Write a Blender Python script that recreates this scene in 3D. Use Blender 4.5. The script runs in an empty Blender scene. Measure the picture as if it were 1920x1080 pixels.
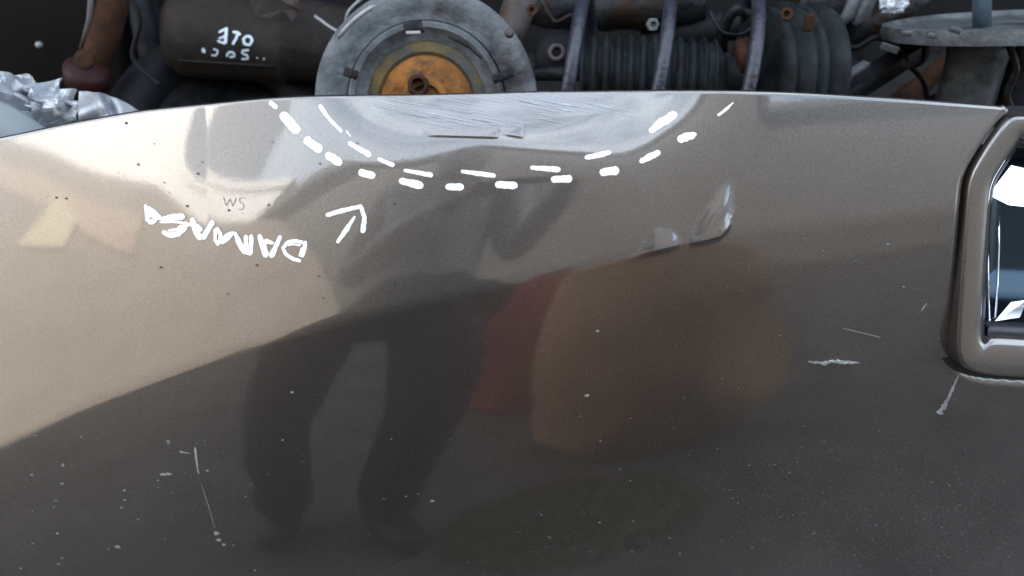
import bpy, bmesh, math, random
import numpy as np
from mathutils import Vector, Matrix, noise
from mathutils.bvhtree import BVHTree

R = math.radians
scene = bpy.context.scene
COL = scene.collection
random.seed(7)
np.random.seed(7)

# ------------------------------------------------------------------ camera
CAM = Vector((0.0, 0.0, 1.35))
PITCH = R(35)
FPX = 1567.0                      # focal length in photo pixels (1920 wide)
cam_d = bpy.data.cameras.new('camera')
cam_d.sensor_width = 36.0
cam_d.lens = 36.0 * FPX / 1920.0
cam_d.clip_start = 0.02
cam_d.clip_end = 4000
cam_d.dof.use_dof = True
cam_d.dof.focus_distance = 0.86
cam_d.dof.aperture_fstop = 4.5
cam = bpy.data.objects.new('camera', cam_d)
COL.objects.link(cam)
cam.location = CAM
cam.rotation_euler = (math.pi / 2 - PITCH, 0, 0)
scene.camera = cam

# ------------------------------------------------------------------ sky, sun, exposure
SUN = Vector((-0.45, 0.62, 0.64)).normalized()      # towards the sun: behind the panel, from the left
world = bpy.data.worlds.new('World')
scene.world = world
world.use_nodes = True
wn = world.node_tree.nodes
wl = world.node_tree.links
bg = wn['Background']
sky = wn.new('ShaderNodeTexSky')
sky.sky_type = 'NISHITA'
sky.sun_disc = False
sky.sun_elevation = math.asin(SUN.z)
sky.sun_rotation = math.atan2(SUN.x, SUN.y)
sky.air_density = 1.0
sky.dust_density = 5.0
sky.ozone_density = 0.4
# broken white cloud over the whole sky
wtc = wn.new('ShaderNodeTexCoord')
cl = wn.new('ShaderNodeTexNoise'); cl.inputs['Scale'].default_value = 2.6; cl.inputs['Detail'].default_value = 7; cl.inputs['Roughness'].default_value = 0.55
wl.new(wtc.outputs['Generated'], cl.inputs['Vector'])
cm = wn.new('ShaderNodeMapRange'); cm.inputs[1].default_value = 0.36; cm.inputs[2].default_value = 0.60; cm.inputs[4].default_value = 0.9
wl.new(cl.outputs[0], cm.inputs[0])
cx_ = wn.new('ShaderNodeMix'); cx_.data_type = 'RGBA'
cx_.inputs[7].default_value = (4.9, 5.5, 6.2, 1)
wl.new(cm.outputs[0], cx_.inputs[0]); wl.new(sky.outputs[0], cx_.inputs[6])
wl.new(cx_.outputs[2], bg.inputs[0])
bg.inputs[1].default_value = 0.15
sun_d = bpy.data.lights.new('sun', 'SUN')
sun_d.energy = 4.5
sun_d.angle = R(0.55)
sun_d.color = (1.0, 0.94, 0.86)
sun = bpy.data.objects.new('sun', sun_d)
COL.objects.link(sun)
sun.rotation_euler = SUN.to_track_quat('Z', 'Y').to_euler()
sun.location = (-4, 3, 6)
scene.view_settings.view_transform = 'Standard'
scene.view_settings.look = 'None'
scene.view_settings.gamma = 1
scene.view_settings.use_curve_mapping = False
scene.view_settings.exposure = 2.2
scene.cycles.use_denoising = True
scene.cycles.max_bounces = 8

# ------------------------------------------------------------------ helpers
FWD = Vector((0, math.cos(PITCH), -math.sin(PITCH)))
UPV = Vector((0, math.sin(PITCH), math.cos(PITCH)))


def ray(px, py):
    return FWD + Vector((1, 0, 0)) * ((px - 960) / FPX) + UPV * ((540 - py) / FPX)


def at(px, py, y):
    """world point seen at a photo position, on the upright plane y"""
    d = ray(px, py)
    return CAM + d * ((y - CAM.y) / d.y)


def project(X, Y, Z):
    x, y, z = X - CAM.x, Y - CAM.y, Z - CAM.z
    dep = y * FWD.y + z * FWD.z
    up = y * UPV.y + z * UPV.z
    return 960 + FPX * x / dep, 540 - FPX * up / dep


def tag(o, label=None, cat=None, group=None, kind=None):
    if label: o['label'] = label
    if cat: o['category'] = cat
    if group: o['group'] = group
    if kind: o['kind'] = kind
    return o


def empty(name, loc=(0, 0, 0), rot=(0, 0, 0)):
    o = bpy.data.objects.new(name, None)
    o.empty_display_size = 0.05
    COL.objects.link(o)
    o.location = loc
    o.rotation_euler = rot
    return o


def link(name, me, m, parent=None, smooth=True):
    o = bpy.data.objects.new(name, me)
    COL.objects.link(o)
    if m is not None and not me.materials:
        me.materials.append(m)
    if smooth:
        me.polygons.foreach_set('use_smooth', [True] * len(me.polygons))
    if parent is not None:
        o.parent = parent
        bpy.context.view_layer.update() if False else None
    return o


def bm_obj(name, bm, m, parent=None, smooth=True):
    bmesh.ops.recalc_face_normals(bm, faces=bm.faces)
    me = bpy.data.meshes.new(name)
    bm.to_mesh(me)
    bm.free()
    o = link(name, me, m, parent, smooth)
    return o


def pydata(name, v, f, m, parent=None, smooth=True):
    me = bpy.data.meshes.new(name)
    me.from_pydata([tuple(p) for p in v], [], f)
    me.update()
    return link(name, me, m, parent, smooth)


def sharp(o, ang=35):
    me = o.data
    bm = bmesh.new(); bm.from_mesh(me)
    for e in bm.edges:
        if len(e.link_faces) == 2 and e.calc_face_angle(0) > R(ang):
            e.smooth = False
    bm.to_mesh(me); bm.free()
    return o


def lathe(prof, n=48, axis_from=None, axis_to=None, wob=0.0, seed=0):
    """prof: (along, radius) list, spun round the axis; returns bmesh"""
    a = Vector(axis_from); b = Vector(axis_to)
    d = (b - a).normalized()
    q = d.to_track_quat('Z', 'Y').to_matrix()
    bm = bmesh.new()
    rings = []
    for h, r in prof:
        ring = []
        for i in range(n):
            t = 2 * math.pi * i / n
            rr = r * (1 + wob * noise.noise(Vector((math.cos(t) * 1.3 + seed, math.sin(t) * 1.3, h * 14))))
            p = a + q @ Vector((rr * math.cos(t), rr * math.sin(t), h))
            ring.append(bm.verts.new(p))
        rings.append(ring)
    for k in range(len(rings) - 1):
        for i in range(n):
            j = (i + 1) % n
            bm.faces.new((rings[k][i], rings[k][j], rings[k + 1][j], rings[k + 1][i]))
    for rg in (rings[0], rings[-1]):
        try: bm.faces.new(rg)
        except ValueError: pass
    return bm


def tube(path, rad, n=14, bm=None, cap=True):
    """round bar along a list of points; rad a number or a list"""
    bm = bm or bmesh.new()
    P = [Vector(p) for p in path]
    rads = rad if isinstance(rad, (list, tuple)) else [rad] * len(P)
    t0 = (P[1] - P[0]).normalized()
    nrm = t0.orthogonal().normalized()
    rings = []
    for i, p in enumerate(P):
        if i == 0: t = P[1] - P[0]
        elif i == len(P) - 1: t = P[-1] - P[-2]
        else: t = P[i + 1] - P[i - 1]
        t.normalize()
        nrm = (nrm - t * nrm.dot(t)).normalized()
        bn = t.cross(nrm)
        rings.append([bm.verts.new(p + (nrm * math.cos(2 * math.pi * k / n) + bn * math.sin(2 * math.pi * k / n)) * rads[i]) for k in range(n)])
    for i in range(len(rings) - 1):
        for k in range(n):
            j = (k + 1) % n
            bm.faces.new((rings[i][k], rings[i][j], rings[i + 1][j], rings[i + 1][k]))
    if cap:
        bm.faces.new(rings[0][::-1]); bm.faces.new(rings[-1])
    return bm


def box(c, size, rot=None, bev=0.0, bm=None, seg=2):
    bm2 = bmesh.new()
    bmesh.ops.create_cube(bm2, size=1)
    bmesh.ops.scale(bm2, vec=size, verts=bm2.verts)
    if bev:
        bmesh.ops.bevel(bm2, geom=list(bm2.edges), offset=bev, segments=seg, affect='EDGES', profile=0.5)
    M = Matrix.Translation(Vector(c)) @ (rot.to_4x4() if rot is not None else Matrix.Identity(4))
    bmesh.ops.transform(bm2, matrix=M, verts=bm2.verts)
    if bm is None:
        return bm2
    me = bpy.data.meshes.new('tmp'); bm2.to_mesh(me); bm2.free()
    bm.from_mesh(me); bpy.data.meshes.remove(me)
    return bm


# ------------------------------------------------------------------ materials
def mat(name, col, rough=0.5, metal=0.0, col2=None, scale=20.0, detail=6, bump=0.0, bump_scale=None, contrast=(0.35, 0.65), rough2=None, spec=0.5, dirt=None, dscale=7.0, damt=(0.5, 0.62)):
    m = bpy.data.materials.new(name)
    m.use_nodes = True
    nt = m.node_tree; N = nt.nodes; L = nt.links
    b = N['Principled BSDF']
    b.inputs['Base Color'].default_value = (*col, 1)
    b.inputs['Roughness'].default_value = rough
    b.inputs['Metallic'].default_value = metal
    b.inputs['Specular IOR Level'].default_value = spec
    tc = N.new('ShaderNodeTexCoord')
    if col2 is not None or rough2 is not None:
        nz = N.new('ShaderNodeTexNoise')
        nz.inputs['Scale'].default_value = scale
        nz.inputs['Detail'].default_value = detail
        nz.inputs['Roughness'].default_value = 0.62
        L.new(tc.outputs['Object'], nz.inputs['Vector'])
        mr = N.new('ShaderNodeMapRange')
        mr.inputs[1].default_value = contrast[0]; mr.inputs[2].default_value = contrast[1]
        L.new(nz.outputs[0], mr.inputs[0])
        if col2 is not None:
            mx = N.new('ShaderNodeMix'); mx.data_type = 'RGBA'
            mx.inputs[6].default_value = (*col, 1); mx.inputs[7].default_value = (*col2, 1)
            L.new(mr.outputs[0], mx.inputs[0])
            out = mx.outputs[2]
            if dirt is not None:
                nd = N.new('ShaderNodeTexNoise'); nd.inputs['Scale'].default_value = dscale; nd.inputs['Detail'].default_value = 9; nd.inputs['Roughness'].default_value = 0.7
                L.new(tc.outputs['Object'], nd.inputs['Vector'])
                md = N.new('ShaderNodeMapRange'); md.inputs[1].default_value = damt[0]; md.inputs[2].default_value = damt[1]
                L.new(nd.outputs[0], md.inputs[0])
                mz = N.new('ShaderNodeMix'); mz.data_type = 'RGBA'; mz.inputs[7].default_value = (*dirt, 1)
                L.new(md.outputs[0], mz.inputs[0]); L.new(out, mz.inputs[6]); out = mz.outputs[2]
            L.new(out, b.inputs['Base Color'])
        if rough2 is not None:
            mr2 = N.new('ShaderNodeMapRange')
            mr2.inputs[3].default_value = rough; mr2.inputs[4].default_value = rough2
            L.new(mr.outputs[0], mr2.inputs[0]); L.new(mr2.outputs[0], b.inputs['Roughness'])
    if bump:
        nb = N.new('ShaderNodeTexNoise')
        nb.inputs['Scale'].default_value = bump_scale or scale * 3
        nb.inputs['Detail'].default_value = 5
        L.new(tc.outputs['Object'], nb.inputs['Vector'])
        bp = N.new('ShaderNodeBump')
        bp.inputs['Strength'].default_value = bump
        bp.inputs['Distance'].default_value = 0.004
        L.new(nb.outputs[0], bp.inputs['Height'])
        L.new(bp.outputs[0], b.inputs['Normal'])
    return m


def paint_material():
    """bronze-grey metallic car paint: flakes under a clear lacquer"""
    m = bpy.data.materials.new('bronze_metallic_paint')
    m.use_nodes = True
    nt = m.node_tree; N = nt.nodes; L = nt.links
    b = N['Principled BSDF']
    tc = N.new('ShaderNodeTexCoord')
    fl = N.new('ShaderNodeTexVoronoi')
    fl.inputs['Scale'].default_value = 900
    L.new(tc.outputs['Object'], fl.inputs['Vector'])
    mx = N.new('ShaderNodeMix'); mx.data_type = 'RGBA'
    mx.inputs[6].default_value = (0.122, 0.112, 0.100, 1)
    mx.inputs[7].default_value = (0.185, 0.172, 0.158, 1)
    L.new(fl.outputs['Color'], mx.inputs[0])
    # road film: faint large blotches
    d1 = N.new('ShaderNodeTexNoise'); d1.inputs['Scale'].default_value = 9; d1.inputs['Detail'].default_value = 8
    L.new(tc.outputs['Object'], d1.inputs['Vector'])
    mr = N.new('ShaderNodeMapRange'); mr.inputs[1].default_value = 0.42; mr.inputs[2].default_value = 0.75
    mr.inputs[3].default_value = 0.0; mr.inputs[4].default_value = 0.25
    L.new(d1.outputs[0], mr.inputs[0])
    mx2 = N.new('ShaderNodeMix'); mx2.data_type = 'RGBA'
    mx2.inputs[7].default_value = (0.15, 0.145, 0.138, 1)
    L.new(mr.outputs[0], mx2.inputs[0]); L.new(mx.outputs[2], mx2.inputs[6])
    wa = N.new('ShaderNodeAttribute'); wa.attribute_name = 'wear'
    mx3 = N.new('ShaderNodeMix'); mx3.data_type = 'RGBA'
    mx3.inputs[7].default_value = (0.27, 0.27, 0.275, 1)
    L.new(wa.outputs['Fac'], mx3.inputs[0]); L.new(mx2.outputs[2], mx3.inputs[6])
    L.new(mx3.outputs[2], b.inputs['Base Color'])
    cw = N.new('ShaderNodeMapRange'); cw.inputs[3].default_value = 1.0; cw.inputs[4].default_value = 0.15
    L.new(wa.outputs['Fac'], cw.inputs[0]); L.new(cw.outputs[0], b.inputs['Coat Weight'])
    b.inputs['Metallic'].default_value = 0.86
    b.inputs['Roughness'].default_value = 0.33
    b.inputs['Coat Weight'].default_value = 1.0
    b.inputs['Coat IOR'].default_value = 1.95
    cr = N.new('ShaderNodeMapRange')
    cr.inputs[3].default_value = 0.022; cr.inputs[4].default_value = 0.085
    L.new(d1.outputs[0], cr.inputs[0])
    L.new(cr.outputs[0], b.inputs['Coat Roughness'])
    # orange peel in the lacquer
    op = N.new('ShaderNodeTexNoise'); op.inputs['Scale'].default_value = 260; op.inputs['Detail'].default_value = 1
    L.new(tc.outputs['Object'], op.inputs['Vector'])
    bp = N.new('ShaderNodeBump'); bp.inputs['Strength'].default_value = 0.03; bp.inputs['Distance'].default_value = 0.0005
    L.new(op.outputs[0], bp.inputs['Height'])
    L.new(bp.outputs[0], b.inputs['Coat Normal'])
    return m


M = {}
M['paint'] = paint_material()
M['marker'] = mat('white_paint_marker', (0.88, 0.88, 0.87), 0.6, col2=(0.66, 0.66, 0.66), scale=160, contrast=(0.5, 0.75), bump=0.3, bump_scale=300)
M['black_plastic'] = mat('black_plastic', (0.012, 0.014, 0.018), 0.35, col2=(0.03, 0.032, 0.036), scale=30)
M['seal'] = mat('black_rubber_seal', (0.008, 0.008, 0.009), 0.7)
M['scuff'] = mat('bare_scuffed_metal', (0.34, 0.34, 0.35), 0.5, 0.6, col2=(0.55, 0.55, 0.56), scale=120, bump=0.5)
M['chrome'] = mat('chrome', (0.86, 0.88, 0.92), 0.06, 1.0)
M['grime'] = mat('dirt_speck', (0.05, 0.045, 0.04), 0.8)
M['grime2'] = mat('grey_scrape', (0.2, 0.2, 0.205), 0.8)  # even grey of the duller scrape strokes
M['bright_scrape'] = mat('bright_scrape', (0.44, 0.46, 0.49), 0.45, 0.6)
M['chip_and_rim_light'] = mat('pale_chip_and_rim_light', (0.26, 0.26, 0.26), 0.6)  # paint chips, and the painted sunlit rim of the mirrored leg

# ------------------------------------------------------------------ the panel's surface
EDGE = np.array([(-400, 330), (-200, 298), (0, 262), (130, 235), (260, 212), (500, 189), (760, 177), (1000, 171), (1250, 172), (1500, 180),
                 (1700, 192), (1870, 205), (1884, 208), (1893, 216), (1902, 240), (1930, 262), (2600, 300)], float)
CREASE = np.array([(-400, 1060), (-200, 940), (0, 838), (150, 764), (380, 674), (600, 612), (860, 551), (1100, 496), (1300, 455), (1450, 432),
                   (1800, 392), (2100, 365), (2600, 330)], float)
JUMP = np.array([(-400, 12.5), (0, 12), (400, 11.5), (800, 9.5), (1100, 8.2), (1400, 7.0), (1800, 6.4), (2600, 6.0)], float)   # degrees of kink
LEAN = np.array([(-400, 15.0), (400, 15.0), (900, 14.8), (1400, 14.2), (1800, 14.0), (2600, 14.0)], float)                          # lean just below it


def smooth01(t):
    t = np.clip(t, 0, 1)
    return t * t * (3 - 2 * t)


def curve(tab, x):
    """smooth interpolation of a table"""
    xs = np.linspace(tab[0, 0], tab[-1, 0], 700)
    ys = np.interp(xs, tab[:, 0], tab[:, 1])
    k = np.hanning(41); k /= k.sum()
    pad = 20
    yp = np.concatenate([ys[0] + (np.arange(-pad, 0)) * (ys[1] - ys[0]), ys, ys[-1] + np.arange(1, pad + 1) * (ys[-1] - ys[-2])])
    return np.interp(x, xs, np.convolve(yp, k, 'valid'))


def edge_y(x):
    return np.where(x < 1800, curve(EDGE[:12], x), np.interp(x, EDGE[:, 0], EDGE[:, 1]))


RP = 4.2            # plan radius of the panel, metres
Y0 = 0.70           # depth of the panel at the crease
NX, NLOW, NUP, NROLL = 1000, 230, 240, 16
X = np.linspace(-0.74, 0.90, NX)

# the crease is a line on a reference surface leaning 18 degrees; the sheet is then swept down and up from it
px0 = 960 + (X / 0.86) * FPX
yc = np.full(NX, Y0) + X * X / (2 * RP)
zc = np.zeros(NX)
zlo, zhi = np.full(NX, 0.2), np.full(NX, 1.4)
for _ in range(45):
    zm = (zlo + zhi) / 2
    ym = Y0 + (zm - 0.86) * math.tan(R(19)) + X * X / (2 * RP)
    pxm, pym = project(X, ym, zm)
    above = pym < curve(CREASE, pxm)
    zhi = np.where(above, zm, zhi); zlo = np.where(above, zlo, zm)
zc = (zlo + zhi) / 2
yc = Y0 + (zc - 0.86) * math.tan(R(19)) + X * X / (2 * RP)
pxc, pyc = project(X, yc, zc)
jump = np.interp(pxc, JUMP[:, 0], JUMP[:, 1])
TH_C = np.interp(pxc, LEAN[:, 0], LEAN[:, 1])
LOW_RATE = 30.0                   # degrees per metre below
UP_RATE = 26.0                    # degrees per metre above

DS = 0.0008
# upward
nup = 800
ys = np.zeros((nup, NX)); zs = np.zeros((nup, NX)); ths = np.zeros((nup, NX))
y, z = yc.copy(), zc.copy()
for k in range(nup):
    s = k * DS
    th = TH_C + jump * (0.5 + smooth01(np.array((s + 0.002) / 0.012)) * 0.5) + UP_RATE * s
    ys[k] = y; zs[k] = z; ths[k] = th
    y = y + DS * np.sin(np.radians(th)); z = z + DS * np.cos(np.radians(th))
pu, qu = project(X[None, :], ys, zs)
inside = qu > edge_y(pu)
ntop = np.clip(inside.argmin(axis=0), 4, nup - 1)
ntop = np.where(inside.all(axis=0), nup - 1, ntop).astype(float)
_c = np.arange(NX); _k = np.clip(ntop.astype(int), 1, nup - 1)
_e = edge_y(pu)
_g1 = (qu - _e)[_k - 1, _c]; _g0 = (qu - _e)[_k, _c]
ntop = _k - 1 + np.clip(_g1 / (_g1 - _g0 + 1e-9), 0, 1)
rows = []                          # each (x, y, z, theta)
# downward
ndn = 1400
yd = np.zeros((ndn, NX)); zd = np.zeros((ndn, NX))
y, z = yc.copy(), zc.copy()
for k in range(ndn):
    s = k * DS
    th = TH_C - LOW_RATE * s + jump * 0.5 * (1 - smooth01(np.array(s / 0.008)))
    th = np.maximum(th, -9)
    yd[k] = y; zd[k] = z
    y = y - DS * np.sin(np.radians(th)); z = z - DS * np.cos(np.radians(th))
ground_k = np.argmax(zd < 0.03, axis=0)
ground_k = np.where(ground_k == 0, ndn - 1, ground_k)


def sample(A, kf):
    k0 = np.clip(np.floor(kf).astype(int), 0, A.shape[0] - 2)
    f = kf - k0
    c = np.arange(NX)
    return A[k0, c] * (1 - f) + A[k0 + 1, c] * f


low_frac = np.linspace(1, 0, NLOW) ** 1.25
V = []
for fr in low_frac[:-1]:
    kf = ground_k * fr
    V.append((X, sample(yd, kf), sample(zd, kf)))
up_frac = np.linspace(0, 1, NUP)
for fr in up_frac:
    kf = ntop * fr
    V.append((X, sample(ys, kf), sample(zs, kf)))
GX = np.array([v[0] for v in V]); GY = np.array([v[1] for v in V]); GZ = np.array([v[2] for v in V])

# surface normals of the undented sheet
def grid_normals(GX, GY, GZ):
    du = np.stack([np.gradient(G, axis=1) for G in (GX, GY, GZ)], -1)
    dv = np.stack([np.gradient(G, axis=0) for G in (GX, GY, GZ)], -1)
    n = np.cross(du, dv)
    n /= np.linalg.norm(n, axis=-1, keepdims=True) + 1e-12
    n *= np.sign(-n[..., 1:2] + 1e-9)
    return n                       # towards the viewer's side


NRM = grid_normals(GX, GY, GZ)
PX, PY = project(GX, GY, GZ)
disp = np.zeros_like(GX)           # metres along the normal (+ is outwards)


def seg_dist(px, py, path):
    """distance to a polyline, parameter along it, side"""
    best = np.full(px.shape, 1e9); par = np.zeros(px.shape); side = np.zeros(px.shape)
    P = np.array(path, float)
    L = np.concatenate([[0], np.cumsum(np.hypot(*np.diff(P, axis=0).T))])
    for i in range(len(P) - 1):
        a, b = P[i], P[i + 1]
        d = b - a; l2 = (d ** 2).sum()
        t = np.clip(((px - a[0]) * d[0] + (py - a[1]) * d[1]) / l2, 0, 1)
        dx, dy = px - (a[0] + t * d[0]), py - (a[1] + t * d[1])
        ds = np.hypot(dx, dy)
        m = ds < best
        best = np.where(m, ds, best)
        par = np.where(m, (L[i] + t * math.sqrt(l2)) / L[-1], par)
        side = np.where(m, np.sign(d[0] * dy - d[1] * dx), side)
    return best, par, side


def wave(px, py, s, seed):
    return (np.sin(px / s + seed) * np.cos(py / s * 1.3 + seed * 2.1) + np.sin(px / s * 2.3 + py / s * 1.7 + seed * 3.3) * 0.5)


# 1. the pushed-in top edge between the drawn dashes
gx = smooth01((PX - 560) / 230) * smooth01((1400 - PX) / 260)
gentle = np.clip(345 - 90 * ((PX - 950) / 420) ** 2 - PY, 0, 120)
fold_y = 255 + 0.008 * (PX - 860) + 3 * np.sin(PX / 60.0) - 0.00042 * (PX - 940) ** 2
soft = 5 + 55 * np.clip(np.abs(PX - 900) / 330, 0, 1) ** 1.6
tt = (fold_y - PY) / soft
steep = soft * np.where(tt > 30, tt, np.log1p(np.exp(np.clip(tt, -30, 30))))
gs = smooth01((PX - 540) / 260) * smooth01((1470 - PX) / 330)
disp -= gx * gentle ** 1.5 * 0.0000034
disp -= gs * steep * 0.00018
disp += gs * 0.0008 * wave(PX, PY, 60, 1.0) * smooth01(steep / 60)
# ploughed scrape: fine furrows
scr = smooth01((PX - 690) / 60) * smooth01((1180 - PX) / 60) * smooth01((238 + 0.03 * (PX - 900) - PY) / 12)
fur = np.sin((PY - 0.26 * (PX - 700)) * 1.3 + 2.2 * np.sin(PX / 47.0))
disp += scr * 0.00006 * fur * (0.5 + 0.5 * np.sin(PX / 31.0 + PY / 9.0))
# two sharp little steps at the fold
for (x0, x1, yy, sl, h) in ((782, 938, 252, 0.028, 0.0011), (925, 985, 247, 0.17, 0.0010)):
    yl = yy + sl * (PX - x0)
    w = smooth01((PX - x0) / 40) * smooth01((x1 - PX) / 12)
    t = yl - PY
    disp += w * h * np.where(t > 0, np.clip(1 - t / 46, 0, 1) ** 2, np.clip(1 + t / 4.0, 0, 1))
# 2. small kinked dent below, with its bright facets
leaf = np.zeros_like(disp)
for xs_, yb_, yt_, k_ in (((1283, 1300, 1325, 1350, 1366, 1373), (459, 454, 449, 441, 424, 400), (458, 428, 388, 350, 338, 336), 0.000074),
                         ((1156, 1190, 1215, 1228, 1262, 1284), (493, 482, 474, 470, 462, 456), (492, 474, 452, 425, 429, 455), 0.000072)):
    w = (PX > xs_[0]) & (PX < xs_[-1] + 8)
    yb = np.interp(PX, xs_, yb_); yt = np.interp(PX, xs_, yt_)
    h = np.maximum(yb - yt, 1)
    t = PY - yt
    fade = smooth01((PX - xs_[0]) / 14) * smooth01((xs_[-1] + 8 - PX) / 26)
    leaf += fade * np.where(w, k_ * np.where(PY <= yb, np.clip(t, 0, None), h * np.clip(1 - (PY - yb) / 11.0, 0, 1) ** 2), 0) * (1 + 0.10 * np.sin(PX / 7.0 + PY / 11.0))
for _ in range(4):
    leaf = 0.5 * leaf + 0.125 * (np.roll(leaf, 1, 0) + np.roll(leaf, -1, 0) + np.roll(leaf, 1, 1) + np.roll(leaf, -1, 1))
disp += leaf
# shallow waves pressed into the sheet
dist2, par2, side2 = seg_dist(PX, PY, [(1150, 520), (1260, 640), (1420, 660)])
disp -= 0.0016 * np.exp(-(dist2 / 80) ** 2)
disp += 0.00016 * wave(PX, PY, 190, 0.3)
# small crease beside the lamp corner and a nick
for path, h, wd in (([(1797, 700), (1782, 735), (1757, 776)], 0.0018, 24), ([(1520, 680), (1560, 676), (1606, 680)], 0.0010, 9)):
    dist3, par3, side3 = seg_dist(PX, PY, path)
    disp += h * np.sin(np.pi * np.clip(par3, 0.05, 0.95)) * np.clip(1 - dist3 / np.where(side3 > 0, wd, 4), 0, 1)

# ---- outline of the lamp surround, in the panel's own plane (photo positions used once to lay it out)
OL = [(1896, 214), (1880, 229), (1850, 270), (1822, 316), (1812, 345), (1807, 400), (1800, 500), (1794, 600), (1791, 648), (1796, 678), (1812, 695), (1850, 704), (1920, 709), (2000, 712), (2120, 713)]
XM = 2130
OUT = OL[:-1] + [(2 * XM - x, y + 12) for x, y in OL[:-1]][::-1]
OUT = np.array(OUT, float)


def resample(P, n):
    Q = np.vstack([P, P[:1]])
    L = np.concatenate([[0], np.cumsum(np.hypot(*np.diff(Q, axis=0).T))])
    t = np.linspace(0, L[-1], n, endpoint=False)
    return np.stack([np.interp(t, L, Q[:, 0]), np.interp(t, L, Q[:, 1])], -1)


NO = 260
OUT = resample(OUT, NO)
for _ in range(3):
    OUT = 0.5 * OUT + 0.25 * (np.roll(OUT, 1, 0) + np.roll(OUT, -1, 0))


def poly_sdist(px, py, P):
    best = np.full(px.shape, 1e9); ins = np.zeros(px.shape, bool)
    n = len(P)
    for i in range(n):
        a, b = P[i], P[(i + 1) % n]
        d = b - a
        t = np.clip(((px - a[0]) * d[0] + (py - a[1]) * d[1]) / ((d ** 2).sum() + 1e-9), 0, 1)
        best = np.minimum(best, np.hypot(px - a[0] - t * d[0], py - a[1] - t * d[1]))
        c = ((a[1] > py) != (b[1] > py)) & (px < (b[0] - a[0]) * (py - a[1]) / (b[1] - a[1] + 1e-12) + a[0])
        ins ^= c
    return np.where(ins, -best, best)


near = (PX > 1640)
sd = np.full(PX.shape, 999.0)
sd[near] = poly_sdist(PX[near], PY[near], OUT)
roll = smooth01((20 - sd) / 16)
disp -= 0.0040 * roll ** 1.5
disp -= 0.016 * smooth01((5.0 - sd) / 10.0)

GX2 = GX + NRM[..., 0] * disp; GY2 = GY + NRM[..., 1] * disp; GZ2 = GZ + NRM[..., 2] * disp
# the hem: the sheet rolls over its top edge and folds down behind
n_top = NRM[-1]
tdir = np.stack([GX2[-1] - GX2[-4], GY2[-1] - GY2[-4], GZ2[-1] - GZ2[-4]], -1)
tdir /= np.linalg.norm(tdir, axis=-1, keepdims=True)
n_top = n_top - tdir * (n_top * tdir).sum(-1, keepdims=True)
n_top /= np.linalg.norm(n_top, axis=-1, keepdims=True)
rr = 0.0042
top = np.stack([GX2[-1], GY2[-1], GZ2[-1]], -1)
hem = []
for k in range(1, NROLL + 1):
    a = math.pi * k / NROLL
    hem.append(top - n_top * rr * (1 - math.cos(a)) + tdir * rr * math.sin(a))
for k in range(1, 6):
    hem.append(hem[NROLL - 1] - tdir * 0.007 * k)
hem = np.array(hem)
ALL = np.concatenate([np.stack([GX2, GY2, GZ2], -1), hem], 0)
NR = ALL.shape[0]
idx = np.arange(NR * NX).reshape(NR, NX)
F = np.stack([idx[:-1, :-1], idx[:-1, 1:], idx[1:, 1:], idx[1:, :-1]], -1)
sd_all = np.concatenate([sd, np.repeat(sd[-1:], hem.shape[0], 0)], 0)
keep = (sd_all[:-1, :-1] > -22)
keep &= ~((np.arange(NR - 1)[:, None] >= GX.shape[0] - 1) & (sd_all[:-1, :-1] < 3))
Ff = F[keep].reshape(-1, 4)
me = bpy.data.meshes.new('skin')
verts = ALL.reshape(-1, 3)
used = np.zeros(len(verts), bool); used[Ff.ravel()] = True
remap = np.cumsum(used) - 1
verts = verts[used]; Ff = remap[Ff]
me.vertices.add(len(verts)); me.vertices.foreach_set('co', verts.ravel())
me.loops.add(Ff.size); me.loops.foreach_set('vertex_index', Ff.ravel().astype(np.int32))
me.polygons.add(len(Ff)); me.polygons.foreach_set('loop_start', np.arange(0, Ff.size, 4, dtype=np.int32))
me.polygons.foreach_set('loop_total', np.full(len(Ff), 4, np.int32))
me.update(calc_edges=True)
streak = np.sin((PY - 0.2 * (PX - 700)) * 0.9 + 1.7 * np.sin(PX / 63.0)) * 0.5 + np.sin((PY - 0.16 * PX) * 2.3 + PX / 21.0) * 0.35 + np.sin(PX / 37.0 + PY / 5.0) * 0.3
zone1 = smooth01((PX - 860) / 50) * smooth01((1190 - PX) / 90) * smooth01((206 + 0.04 * (PX - 880) - PY) / 10)
zone2 = smooth01((PX - 770) / 40) * smooth01((1000 - PX) / 50) * smooth01((238 - PY) / 10) * smooth01((PY - 186) / 10)
zone3 = smooth01((PX - 640) / 40) * smooth01((1260 - PX) / 60) * smooth01((184 - PY) / 6)
wear = np.clip((zone1 + zone2 * 0.9 + zone3 * 0.8) * (0.62 + 0.6 * streak), 0, 1)
wear = np.concatenate([wear, np.repeat(wear[-1:] * 0.7, hem.shape[0], 0)], 0).reshape(-1)[used]
at_ = me.attributes.new('wear', 'FLOAT', 'POINT'); at_.data.foreach_set('value', wear.astype(np.float32))
me.validate()

panel = empty('car_panel', (0, 0, 0))
tag(panel, 'bronze grey metallic car body panel with dented top edge and white marker dashes', 'car panel')
skin = link('skin', me, M['paint'], panel)
PB = BVHTree.FromPolygons([tuple(v) for v in verts], [tuple(f) for f in Ff])


def on_panel(px, py, lift=0.0005):
    d = ray(px, py).normalized()
    h, n, i, dd = PB.ray_cast(CAM, d)
    if h is None:
        return None
    if n.dot(d) > 0: n = -n
    return h + n * lift


def caster(bvh, lift=0.0006):
    def f(px, py):
        d = ray(px, py).normalized()
        h, n, i, dd = bvh.ray_cast(CAM, d)
        if h is None: return None
        if n.dot(d) > 0: n = -n
        return h + n * lift
    return f


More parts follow.
